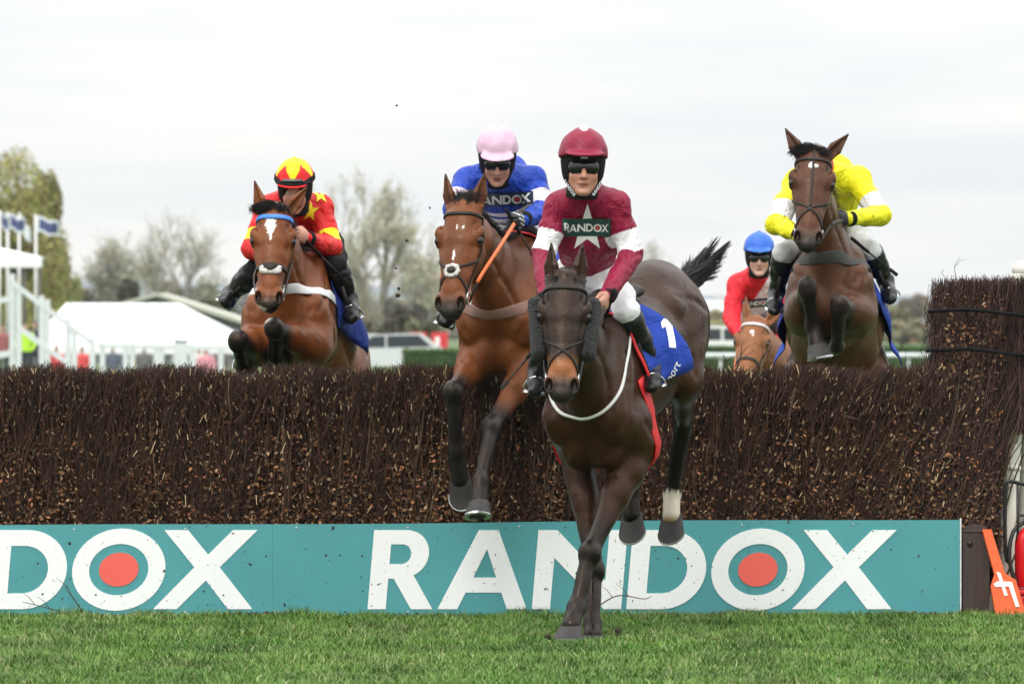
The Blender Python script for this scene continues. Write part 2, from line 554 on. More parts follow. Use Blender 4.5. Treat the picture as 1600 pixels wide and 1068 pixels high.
def seg_t(p, a, b):
    ab = b - a; t = np.clip(((p - a) @ ab) / ab.dot(ab), 0, 1)
    return t, np.linalg.norm(p - (a + t[:, None] * ab), axis=1)
# ------------------------------------------------------------------ ground
M_ground = mat('turf_soil', (.060, .105, .026), .9, .35, .8, .3, 30)
tag(mk('ground', np.array([(-4500, -31.5, -.012), (4500, -31.5, -.012), (4500, 8000, -.012), (-4500, 8000, -.012)], float), [(0, 1, 2, 3)], M_ground, smooth=False), kind='structure')

def vnoise(x, y, s, seed=0):
    a = np.sin(x * s * 1.7 + seed) + np.sin(y * s * 1.3 + seed * 2.1) + np.sin((x + y) * s * .9 + 1.7 * np.sin(x * s * .7 + seed)) + np.sin((x - y) * s * 1.1 + 1.3 * np.sin(y * s * .8))
    return a / 4
def grass(N, x0, x1, y0, y1, hmin, hmax, name, label):
    r = RNG
    x = r.uniform(x0, x1, N); y = y0 + (y1 - y0) * r.uniform(0, 1, N) ** 1.0
    tuft = .5 + .5 * vnoise(x, y, 9, 1.0); dry = .5 + .5 * vnoise(x, y, 2.2, 4.0) * .9 + .22 * vnoise(x, y, 14, 2.0)
    h = (hmin + (hmax - hmin) * r.uniform(0, 1, N) ** 1.4) * (.42 + 1.05 * tuft * (.6 + .8 * np.clip(.5 + .5 * vnoise(x, y, 3.1, 7.0), 0, 1)))
    for (hx_, hy_, hr_) in ((.29, -2.84, .10), (.41, -2.62, .10), (.62, -3.2, .12), (-.9, -3.6, .11), (1.5, -2.4, .10), (-1.7, -1.9, .09), (.1, -1.3, .12), (1.2, -4.6, .12), (-.4, -4.9, .13)):
        dd_ = np.hypot(x - hx_, (y - hy_) * .55); h = h * (.12 + .88 * np.clip(dd_ / hr_, 0, 1) ** 2)
    az = r.uniform(0, 2 * np.pi, N); lean = r.uniform(.1, .95, N) * h
    dx, dy = np.cos(az), np.sin(az); fx, fy = -np.sin(az + r.normal(0, .6, N)), np.cos(az)
    w = r.uniform(.0014, .0030, N)
    base = np.stack([x, y, np.full(N, -.012)], 1)
    mid = base + np.stack([dx * lean * .35, dy * lean * .35, h * .6], 1)
    tip = base + np.stack([dx * lean, dy * lean, h * r.uniform(.75, 1.0, N)], 1)
    sv = np.stack([fx, fy, np.zeros(N)], 1) * w[:, None]
    v = np.stack([base - sv, base + sv, mid - sv * .8, mid + sv * .8, tip], 1).reshape(-1, 3)
    i = np.arange(N)[:, None] * 5
    tri = np.concatenate([i + np.array([[0, 1, 3]]), i + np.array([[0, 3, 2]]), i + np.array([[2, 3, 4]])], 0)
    lush = np.array([.070, .175, .020]); mid_c = np.array([.132, .226, .040]); straw = np.array([.36, .39, .17])
    k = np.clip(dry + r.normal(0, .16, N), 0, 1)[:, None]
    c = lush * (1 - k) + mid_c * k
    s = (r.uniform(0, 1, N) < (.07 + .26 * np.clip(dry - .4, 0, 1)))[:, None]
    c = c * (.62 + .65 * np.clip(.5 + .6 * vnoise(x, y, 4.3, 9.0) + .25 * vnoise(x, y, 17.0, 3.0), 0, 1))[:, None]
    c = np.where(s, straw * r.uniform(.6, 1.1, (N, 1)), c) * r.uniform(.7, 1.25, (N, 1))
    cols = np.repeat(c, 5, axis=0)
    return tag(mk(name, v, tri, mat('grass_blades', rough=.5, var=.05, attr=True, spec=.3), cols=cols, smooth=True), label, 'grass', kind='stuff')
grass(420000, -3.3, 3.3, -6.9, -.12, .022, .064, 'grass', 'short mown turf in front of the fence')
grass(60000, -3.6, 3.6, -9.5, -6.9, .022, .060, 'grass', 'short mown turf nearest the photographer')

# ------------------------------------------------------------------ birch fence
fence = thing('birch_fence', P(800, 960, .3) * V3(1, 1, 0), 'dark brown clipped birch brush fence with a tall tied wing', 'fence')
M_twig = mat('birch_twigs', rough=.55, var=.2, scale=60, attr=True, spec=.3)
M_leaf = mat('dead_leaves', rough=.6, var=.2, scale=60, attr=True, spec=.3)
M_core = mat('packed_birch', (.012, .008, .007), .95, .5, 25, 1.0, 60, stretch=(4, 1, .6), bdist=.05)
XW0 = (1464 - 800) / 280.0           # where the tall wing begins
core_a = g_bevbox((-4.6, .17, 0), (XW0 + .04, .74, 1.31), .03)
mk('packed_core', *core_a, M_core, fence, smooth=False)
wc = np.array([(XW0 - .02, .2, 0), (2.68, .2, 0), (2.68, .62, 0), (XW0 - .02, .62, 0), (XW0 + .05, .24, 1.80), (2.99, .24, 1.80), (2.99, .58, 1.80), (XW0 + .05, .58, 1.80)])
mk('packed_core', wc, g_box((0, 0, 0), (1, 1, 1))[1], M_core, fence, smooth=False)
def lean_at(x): return .02 + .34 * sstep(.7, 2.2, x)
def twigs(N, wing=False, seed=5):
    r = np.random.default_rng(seed)
    S = 3
    if not wing:
        x = r.uniform(-4.6, XW0 + .05, N); z0 = r.uniform(.22, 1.28, N); ln = r.uniform(.10, .40, N)
        top = 1.368 + .018 * np.sin(x * 9) - .03 * np.exp(-((x + 1.53) / .06) ** 2) - .022 * np.exp(-((x - .62) / .1) ** 2) + .012 * np.sin(x * 31) + .013 * r.normal(0, 1, N)
        near = r.uniform(0, 1, N) < .80
        clump = .035 * np.sin(x * 23 + 3 * np.sin(x * 7)) + .03 * np.sin(x * 61 + z0 * 9)
        y = np.where(near, .06 + .08 * z0 + clump + r.exponential(.05, N), r.uniform(.05, .72, N))
        z0 = np.where(near, z0, r.uniform(1.05, 1.25, N))
        wild = r.uniform(0, 1, N) < .22
        lean = lean_at(x) + np.where(wild, r.normal(0, .75, N), r.normal(0, .20, N)); ln = np.where(wild, ln * .5, ln)
        z1 = np.minimum(z0 + ln, top)
    else:
        x = r.uniform(XW0 - .22, 2.66, N); z0 = r.uniform(.18, 1.65, N); ln = r.uniform(.18, .5, N)
        x = x + np.maximum(z0 - .7, 0) * .22 + np.maximum(z0 - 1.0, 0) * .04
        lo = XW0 + .0; x = np.where((z0 > 1.15) & (x < lo), lo + r.uniform(0, .35, N), x)
        y = .06 + .08 * z0 + r.exponential(.06, N)
        lean = .26 + np.where(r.uniform(0, 1, N) < .2, r.normal(0, .55, N), r.normal(0, .15, N)) - .20 * sstep(1.2, 1.75, z0)
        hi_ = z0 > 1.0; x = np.where(hi_, r.uniform(lo, 3.0, N), x); lean = np.where(hi_, .05 + r.normal(0, .14, N), lean)
        lean = np.where((x < lo + .30) & (z0 > .80), np.clip(lean, -.05, .3), lean)
        z1 = np.minimum(z0 + ln, 1.862 + .014 * r.normal(0, 1, N) + .03 * (x - lo))
        xr = 2.70 + np.clip(z1 - .7, 0, 2) * .30; lean = np.where(x + lean * (z1 - z0) > xr, (xr - x) / np.maximum(z1 - z0, .05), lean)
    ln = np.maximum(z1 - z0, .06)
    t = np.linspace(0, 1, S)[None, :]
    bow = r.normal(0, .035, N)[:, None] * np.sin(t * np.pi) 
    px = x[:, None] + lean[:, None] * ln[:, None] * t + bow
    py = y[:, None] + r.normal(0, .05, N)[:, None] * ln[:, None] * t + r.normal(0, .004, (N, S))
    py = np.maximum(py, .012)
    pz = z0[:, None] + ln[:, None] * t
    pts = np.stack([px, py, pz], 2)
    rad = r.uniform(.0011, .0030, N)[:, None] * np.linspace(1.15, .55, S)[None]
    a = np.array([.015, .0082, .006]); b = np.array([.100, .047, .029]); pu = np.array([.14, .078, .068])
    k = (r.uniform(0, 1, N) ** 2.0)[:, None] * 1.25
    c = a * (1 - k) + (pu if wing else b) * k
    cols = np.repeat(c, S * 3, axis=0)
    return g_strands(pts, rad) + (cols,)
for (n_, w_, s_) in ((74000, False, 5), (20000, True, 6)):
    v, q, c = twigs(n_, w_, s_)
    tag(mk('twigs', v, q, M_twig, fence, c), kind='stuff')
def thick_stems(N, seed):
    r = np.random.default_rng(seed); x = r.uniform(-4.6, 2.68, N); x = x + .05 * np.sin(x * 17) + .03 * np.sin(x * 43)
    z0 = r.uniform(.20, .95, N); ln = r.uniform(.22, .60, N); y = .035 + .085 * z0 + r.exponential(.03, N)
    top = np.where(x > XW0 + .1, 1.8, 1.36); z1 = np.minimum(z0 + ln, top - r.uniform(0, .05, N)); ln = z1 - z0
    le = lean_at(x) + r.normal(0, .16, N); t = np.linspace(0, 1, 5)[None]
    kink = np.cumsum(r.normal(0, .010, (N, 5)), 1)
    pts = np.stack([x[:, None] + le[:, None] * ln[:, None] * t + kink, np.maximum(y[:, None] + r.normal(0, .006, (N, 5)), .012), z0[:, None] + ln[:, None] * t], 2)
    rad = r.uniform(.0026, .0055, N)[:, None] * np.linspace(1.1, .5, 5)[None]
    pal = np.array([[.085, .042, .022], [.13, .072, .04], [.055, .032, .024], [.10, .045, .03], [.16, .105, .065]])
    c = pal[r.integers(0, 5, N)] * r.uniform(.45, .95, (N, 1))
    v, q = g_strands(pts, rad, 4)
    return v, q, np.repeat(c, 20, axis=0)
v, q, c = thick_stems(1500, 15)
tag(mk('thick_stems', v, q, M_twig, fence, c), kind='stuff')
def leaves(N, seed, bright=1.0):
    r = np.random.default_rng(seed)
    x = r.uniform(-4.6, 2.70, N); z = .30 + 1.05 * r.beta(1.1, 2.6, N)
    wing = r.uniform(0, 1, N) < .06
    x = np.where(wing, r.uniform(XW0 - .3, 2.75, N), x); z = np.where(wing, r.uniform(.3, 1.8, N), z)
    x = np.where((z > 1.3) & (x < XW0), XW0 + r.uniform(.05, .4, N), x)
    y = .012 + .085 * z + r.exponential(.030, N)
    L = r.uniform(.005, .017, N); W = L * r.uniform(.35, .8, N)
    d = r.normal(0, 1, (N, 3)); d /= np.linalg.norm(d, axis=1)[:, None]
    n = r.normal(0, 1, (N, 3)) + np.array([0, -1.2, .5]); n -= d * (n * d).sum(1)[:, None]; n /= np.linalg.norm(n, axis=1)[:, None]
    s = np.cross(d, n); c = np.stack([x, y, z], 1)
    v = np.stack([c - d * L[:, None], c - s * W[:, None] + n * (W * .5)[:, None], c + d * L[:, None] + n * (L * .4)[:, None], c + s * W[:, None] + n * (W * .5)[:, None]], 1).reshape(-1, 3)
    q = np.arange(4 * N).reshape(N, 4)
    pal = np.array([[.16, .075, .032], [.26, .135, .06], [.34, .215, .12], [.10, .05, .028], [.38, .15, .07], [.07, .04, .025], [.05, .03, .02]])
    cc = pal[r.integers(0, len(pal), N)] * r.uniform(.6, 1.15, (N, 1)) * bright
    return v, q, np.repeat(cc, 4, axis=0)
v, q, c = leaves(46000, 8)
tag(mk('dead_leaves', v, q, M_leaf, fence, c), kind='stuff')
# pale cut ends of thicker stems
def cut_ends(N, seed):
    r = np.random.default_rng(seed)
    x = r.uniform(-4.5, 2.6, N); z = r.uniform(.25, 1.36, N); up = r.uniform(0, 1, N) < .4
    z = np.where(up, r.uniform(1.1, 1.37, N), z)
    y = -.004 + .085 * z + r.exponential(.012, N); ln = r.exponential(.010, N) + .004
    le = lean_at(x) + r.normal(0, .3, N)
    pts = np.stack([np.stack([x, y, z], 1), np.stack([x + le * ln, y - .004, z + ln], 1)], 1)
    v, q = g_strands(pts, np.repeat(r.uniform(.0012, .0034, N)[:, None], 2, 1), 5)
    c = np.array([.62, .47, .27]) * r.uniform(.55, 1.3, (N, 1))
    return v, q, np.repeat(c, 10, axis=0)
v, q, c = cut_ends(2300, 9)
tag(mk('cut_stem_ends', v, q, M_twig, fence, c), kind='stuff')
# two black ties round the wing
M_tie = mat('black_tie', (.010, .010, .011), .9, .2, 30, spec=.1)
for (zc, xl, xr) in ((1.690, XW0 - .01, 2.90), (1.470, XW0 - .02, 2.86)):
    ys = .105
    p = [V3(xl - .01, .30, zc), V3(xl - .015, .14, zc + .004), V3(xl + .06, ys - .01, zc + .008), V3(xl + .2, ys - .03, zc + .012), V3(xl + .36, ys - .03, zc - .004), V3(xr - .06, ys - .01, zc - .018), V3(xr + .02, .16, zc - .022), V3(xr + .02, .34, zc - .02)]
    mk('tie', *g_tube(catmull(p, 6), 0.0105, 7), M_tie, fence)
# single stems that stand out
rs_ = np.random.default_rng(21)
for (x0, y0, x1, y1, r_, br) in ((1152, 575, 1160, 534, .004, 1), (1128, 578, 1130, 553, .004, 1), (1112, 580, 1118, 556, .0035, 0), (1176, 580, 1192, 538, .0045, 1), (1188, 580, 1208, 535, .004, 0), (1140, 580, 1180, 545, .003, 0),
        (358, 590, 362, 655, .0042, 0), (1242, 606, 1232, 690, .004, 0), (1316, 648, 1342, 655, .003, 0), (15, 655, 20, 630, .004, 0), (690, 730, 742, 640, .003, 1), (870, 600, 862, 640, .003, 0),
        (1494, 432, 1500, 402, .002, 1), (1480, 436, 1474, 420, .002, 0), (1470, 720, 1498, 600, .004, 0), (742, 640, 735, 690, .003, 1), (1180, 690, 1200, 640, .003, 0), (560, 760, 585, 690, .003, 0), (250, 700, 262, 640, .003, 0), (120, 640, 135, 600, .003, 0)):
    Yt = .02 if y0 > 585 else (.3 if y1 > 500 else .2)
    a_, b_ = P(x0, y0, Yt), P(x1, y1, Yt - .03); m_ = (a_ + b_) / 2 + V3(rs_.normal(0, .012), -.01, 0)
    g_ = [g_tube(catmull([a_, m_, b_], 5), np.linspace(r_, r_ * .5, 11), 6)]
    if br: g_.append(g_tube([m_, m_ + (b_ - a_) * .35 + V3(.03, -.01, .0), m_ + (b_ - a_) * .5 + V3(.065, -.02, -.01)], [r_ * .6, r_ * .45, r_ * .2], 5))
    mk('stem', *g_join(*g_), mat('stem_bark', (.075, .042, .03), .6, .3, 40), fence)

# ------------------------------------------------------------------ advertising board
M_teal = mat('teal_board', (.074, .305, .330), .42, .06, 3, .05, 20, spots=(((.02, .02, .018), 26, .685), ((.015, .016, .014), 70, .70), ((.62, .68, .68), 45, .76)))
M_letter = mat('white_letter', (.86, .87, .87), .45, .02, 8, spots=(((.05, .05, .045), 31, .70), ((.05, .05, .045), 80, .71),))
M_salmon = mat('salmon_dot', (.82, .125, .095), .45, .03, 8, spots=(((.08, .04, .03), 31, .74),))
M_screw = mat('screw_head', (.45, .47, .47), .45, .2, 30, metal=.5)
XB0, XB1, YB = -4.6, (1497 - 800) / 279.5, -.06
board = thing('advertising_board', V3((XB0 + XB1) / 2, YB, 0), 'long teal hoarding along the foot of the birch fence, white lettering', 'advertising board')
nb_ = 60; vv = []; ff = []
for i in range(nb_ + 1):
    x = XB0 + (XB1 - XB0) * i / nb_
    zt = .500 + .036 * (x + 2.86) / 5.35 + .004 * math.sin(x * 1.9)
    wv = .001 * math.sin(x * 1.3 + .5)
    for (yy, zz) in ((YB + wv, -.02), (YB + wv, zt), (YB + wv + .018, zt), (YB + wv + .018, -.02)): vv.append((x, yy, zz))
for i in range(nb_):
    for j in range(4):
        ff.append((i * 4 + j, (i + 1) * 4 + j, (i + 1) * 4 + (j + 1) % 4, i * 4 + (j + 1) % 4))
ff += [(0, 1, 2, 3), (nb_ * 4 + 3, nb_ * 4 + 2, nb_ * 4 + 1, nb_ * 4)]
mk('panel', np.array(vv), ff, M_teal, board, smooth=False)
for xj in (-3.55, -1.335, 1.318):
    mk('panel_joint', *g_bevbox((xj - .0016, YB - .0016, -.02), (xj + .0016, YB + .004, .50 + .036 * (xj + 2.86) / 5.35 - .006), .0004), mat('joint_dark_teal', (.055, .24, .255), .8, .2, 20), board, smooth=False)  # thin strip in slightly darker teal marks each joint
for xj in np.arange(-4.3, XB1, .62):
    for zz in (.02, .475 + .036 * (xj + 2.86) / 5.35): mk('screw', *g_ellipsoid(V3(xj, YB - .001, zz), np.eye(3), np.array((.0065, .003, .0065)), 10, 6), M_screw, board)
mk('end_trim', *g_bevbox((XB1 + .001, YB - .008, -.02), (XB1 + .009, YB + .022, .541), .002), mat('white_trim', (.7, .73, .72), .5, .2, 40), board, smooth=False)
for (px0, word) in ((-420, 'RANDOX'), (575, 'RANDOX')):
    lay, dots, ww = word_layout(word, .085)
    Hl = .440; x0 = (px0 - 800) / 279.5; axes = (V3(Hl, 0, 0), V3(0, 0, Hl), V3(0, -1, 0))
    for k, (chh, o_, hs_) in enumerate(lay):
        if px0 < 0 and k < 2: continue
        xm = x0 + Hl * np.mean([p[0] for p in o_]); wv = 0
        mk('letter', *g_extrude(o_, hs_, .0, .007, axes, V3(x0, YB + .003, .036)), M_letter, board, smooth=False)
    for d_ in dots:
        mk('red_dot', *g_extrude(d_, [], .0, .007, axes, V3(x0, YB + .003, .036)), M_salmon, board, smooth=False)

# ------------------------------------------------------------------ wing end: post, uprights, paddle, extinguisher
M_brown = mat('brown_painted_wood', (.052, .032, .027), .6, .25, 12, .5, 40, stretch=(3, 3, .5))
post = thing('timber_post', V3(2.555, -.06, 0), 'brown painted timber post with rounded top beside the teal hoarding', 'post')
pl = [(0, 0), (.150, 0), (.150, .49)] + [(.075 + .066 * math.cos(math.radians(a)), .49 + .038 * math.sin(math.radians(a))) for a in range(0, 181, 15)] + [(0, .49)]
mk('shaft', *g_extrude([(a, b - .02) for a, b in pl], [], -.14, 0, (V3(1, 0, 0), V3(0, 0, 1), V3(0, -1, 0)), V3(2.512, -.04, 0)), M_brown, post, smooth=False)
mk('cap_rail', *g_bevbox((2.508, -.046, .462), (2.666, -.02, .474), .003), M_brown, post, smooth=False)
mk('bolt', *g_ellipsoid(V3(2.552, -.046, .40), np.eye(3), np.array((.016, .010, .016)), 14, 8), mat('dark_bolt', (.03, .025, .022), .4, .2, 20, metal=.4), post)
M_cream = mat('cream_plastic', (.66, .64, .56), .42, .10, 3, .12, 14, stretch=(1, 1, .3), spots=(((.28, .27, .20), 9, .70),))
for (nm, a_, b_, r_, lb) in (('running_rail_upright', P(1572, 868, .22), P(1597, 424, .30), .052, 'front cream plastic upright leaning at the fence wing'), ('running_rail_upright', P(1601, 870, .45), P(1612, 430, .50), .050, 'cream plastic upright half cut by the picture edge behind the front one')):
    t_ = thing(nm, a_ * V3(1, 1, 0), lb, 'post', 'cream plastic uprights of the wing')
    a2 = a_ - nrm(b_ - a_) * .34
    mk('tube', *g_tube(np.linspace(a2, b_, 8), r_, 20), M_cream, t_)
    mk('ball_cap', *g_ellipsoid(b_ + V3(0, 0, .01), np.eye(3), np.array((r_ * 1.12, r_ * 1.12, r_ * 1.0)), 20, 12), M_cream, t_)
    mk('collar', *g_tube([a_ + (b_ - a_) * .30, a_ + (b_ - a_) * .318], r_ + .004, 20), M_cream, t_)
# orange paddle with the white mark, leaning on the uprights
M_orange = mat('orange_foam', (.80, .115, .025), .6, .07, 6, .25, 40, spots=(((.16, .05, .03), 22, .74),))
pad = thing('marker_paddle', P(1565, 960, -.10) * V3(1, 1, 0), 'orange bat-shaped marker paddle with a white painted mark leaning by the post', 'paddle')
pdl = [(1537, 829), (1551, 829), (1571, 897), (1588, 908), (1603, 962), (1556, 962), (1549, 917), (1555, 899)]
S2 = 1 / 279.0
poly = [((x - 1565) * S2, (962 - y) * S2) for x, y in pdl]
pv_, pf_ = g_extrude(poly, [], -.05, 0, (V3(1, 0, 0), nrm(V3(0, .16, 1)), nrm(V3(0, -1, .16))), P(1565, 962, -.16) * V3(1, 1, 0) + V3(0, 0, .01))
mk('blade_and_handle', pv_, pf_, M_orange, pad, smooth=False)
for s_ in ([(1558, 895), (1564, 897), (1575, 932), (1570, 933)], [(1553, 914), (1560, 910), (1582, 911), (1582, 918), (1556, 919)], [(1575, 913), (1582, 912), (1593, 950), (1587, 950)]):
    ps = [((x - 1565) * S2, (962 - y) * S2) for x, y in s_]
    k_ = .003 + .0012 * len(pad.children)
    mk('white_mark', *g_extrude(ps, [], .0005, k_, (V3(1, 0, 0), nrm(V3(0, .16, 1)), nrm(V3(0, -1, .16))), P(1565, 962, -.16) * V3(1, 1, 0) + V3(0, 0, .01)), mat('rough_white_paint', (.82, .82, .80), .7, .08, 40), pad, smooth=False)
# fire extinguisher in its carrier
M_redp = mat('red_enamel', (.60, .010, .016), .28, .06, 8, coat=.3)
ex = thing('fire_extinguisher', V3(2.86, -.02, 0), 'red fire extinguisher with black hose at the picture edge', 'fire extinguisher')
ec = V3(2.885, .02, 0)
prof = [(.0, .155), (.070, .155), (.078, .17), (.078, .40), (.070, .445), (.045, .475), (.022, .49), (.020, .51), (.0, .51)]
k_ = 24; pv_ = []; pf_ = []
for (r_, z_) in prof:
    for j in range(k_):
        a = 2 * math.pi * j / k_; pv_.append(ec + V3(r_ * math.cos(a), r_ * math.sin(a), z_))
for i in range(len(prof) - 1):
    for j in range(k_): pf_.append((i * k_ + j, i * k_ + (j + 1) % k_, (i + 1) * k_ + (j + 1) % k_, (i + 1) * k_ + j))
mk('cylinder', np.array(pv_), pf_, M_redp, ex)
mk('valve', *g_bevbox(ec + V3(-.028, -.02, .50), ec + V3(.03, .02, .545), .006), M_steel_e if False else mat('black_rubber', (.012, .012, .012), .5, .2, 20), ex)
mk('hose', *g_tube(catmull([ec + V3(-.02, 0, .52), ec + V3(-.085, -.03, .47), ec + V3(-.112, -.05, .36), ec + V3(-.10, -.05, .25), ec + V3(-.07, -.05, .18)], 8), .012, 8), mat('black_rubber'), ex)
mk('squeeze_handle', *g_bevbox(ec + V3(-.05, -.012, .548), ec + V3(.06, .012, .562), .004), mat('black_rubber'), ex)
cr_ = thing('carrier_frame', V3(2.86, .0, 0), 'black tubular steel frame round the fire extinguisher', 'frame')
fr_ = [P(1578, 880, -.02), P(1571, 860, -.02), P(1571, 770, -.02), P(1576, 752, -.02), P(1600, 756, -.02), P(1640, 760, -.02)]
mk('hoop', *g_tube(catmull(fr_, 6), .011, 8), mat('black_steel', (.012, .012, .013), .4, .2, 20, metal=.3), cr_)
mk('bar', *g_tube([P(1590, 756, -.02), P(1590, 890, .0)], .007, 8), mat('black_steel'), cr_)
tray = thing('red_tray', V3(2.88, .0, 0), 'red plastic base under the fire extinguisher', 'tray')
mk('base', *g_bevbox((2.80, -.09, .0), (3.06, .14, .115), .015), mat('red_plastic', (.55, .012, .02), .45, .08, 10), tray, smooth=False)
mk('rim', *g_bevbox((2.79, -.10, .116), (3.07, .15, .145), .01), mat('red_plastic'), tray, smooth=False)
st_ = thing('stone', V3(2.70, -.0, 0), 'grey brown rounded stone wedged behind the timber post', 'stone')
Fd = Field(V3(2.56, -.2, -.12), V3(2.86, .2, .3), .008)
Fd.ell(V3(2.705, -.0, .06), np.eye(3), (.055, .06, .10), .02); Fd.ell(V3(2.70, .02, .03), np.eye(3), (.065, .06, .06), .03); Fd.ripple(.006, 40)
v, q = Fd.mesh(); mk('rock', v, q, mat('stone', (.13, .11, .085), .9, .3, 20, .6, 40), st_)
# birch sprigs fallen against the hoarding
for i, (pts_, lb) in enumerate((([(105, 958), (70, 948), (36, 940)], 'fallen birch sprig at the foot of the left D on the hoarding'), ([(130, 956), (112, 930), (103, 912)], 'thin birch sprig leaning between the left D and O'), ([(930, 950), (965, 930), (1005, 935), (1018, 931)], 'birch sprig lying across the hoarding below the N and D'), ([(1080, 822), (1110, 817), (1150, 821)], 'birch sprig caught on the top edge of the hoarding'))):
    pp = [P(x, y, -.12 if y > 830 else -.02) for x, y in pts_]
    t_ = thing('birch_sprig', pp[0], lb, 'sprig', 'loose birch sprigs')
    c_ = catmull(pp, 5); mk('stem', *g_tube(c_, np.linspace(.0042, .0015, len(c_)), 6), mat('stem_bark'), t_)
    for k in (4, 7):
        b_ = c_[k]; mk('side_shoot', *g_tube([b_, b_ + V3(-.03, -.01, .04), b_ + V3(-.07, -.015, .07)], [.0022, .0018, .0008], 5), mat('stem_bark'), t_)

# clods thrown up by the hooves
rc_ = np.random.default_rng(77)
for i, (px, py, Y, r_, lb) in enumerate(((622, 457, -1.0, .016, 'largest dark turf clod flying between the red and blue jockeys'), (636, 376, -1.2, .008, 'small turf clod in the air above the large flying one'), (619, 419, -.8, .006, 'tiny turf clod in the air beside the budding tree'), (620, 165, -1.0, .006, 'tiny turf clod high in the sky left of the pink cap'), (672, 324, -1.0, .006, 'tiny turf clod beside the bay horse\'s ear'), (966, 985, -2.6, .02, 'clod of turf kicked up beside the lead horse\'s hoof'), (858, 996, -2.9, .016, 'small clod of turf left of the lead horse\'s hoof'))):
    c_ = P(px, py, Y); Fd = Field(c_ - r_ * 3, c_ + r_ * 3, r_ / 5)
    for k in range(4): Fd.ell(c_ + rc_.normal(0, r_ * .5, 3), np.eye(3), r_ * rc_.uniform(.4, .9, 3), r_ * .3)
    v, q = Fd.mesh(); tag(mk('turf_clod', v, q, mat('soil', (.03, .022, .014), .95, .4, 200), loc=c_), lb, 'clod', 'flying turf clods')

# scuffed soil along the foot of the hoarding
rs2 = np.random.default_rng(12); N = 5200
x = rs2.uniform(-3.3, 2.75, N); keep = (vnoise(x, x * 0, 3.0, 2.0) + vnoise(x, x * 0, 11.0, 5.0) * .6) > .12
x = x[keep]; N = len(x); y = -.085 - rs2.exponential(.022, N); z = rs2.uniform(-.006, .022, N) * np.exp((y + .085) / .05)
c_ = np.stack([x, y, z], 1); sz = rs2.uniform(.004, .012, (N, 1))
oc = np.array([(1, 0, 0), (-1, 0, 0), (0, 1, 0), (0, -1, 0), (0, 0, .7), (0, 0, -.7)])
v = (c_[:, None] + oc[None] * sz[:, :, None] * rs2.uniform(.6, 1.3, (N, 6, 1))).reshape(-1, 3)
tf = np.array([(0, 2, 4), (2, 1, 4), (1, 3, 4), (3, 0, 4), (2, 0, 5), (1, 2, 5), (3, 1, 5), (0, 3, 5)])
q = (np.arange(N)[:, None, None] * 6 + tf[None]).reshape(-1, 3)
cc = np.repeat(np.array([.055, .036, .022]) * rs2.uniform(.5, 1.5, (N, 1)), 6, axis=0)
tag(mk('soil', v, q, mat('crumbled_soil', rough=.95, var=.2, attr=True), cols=cc, smooth=False), 'crumbled brown soil along the foot of the hoarding', 'soil', kind='stuff')
HAZE = 9e-5
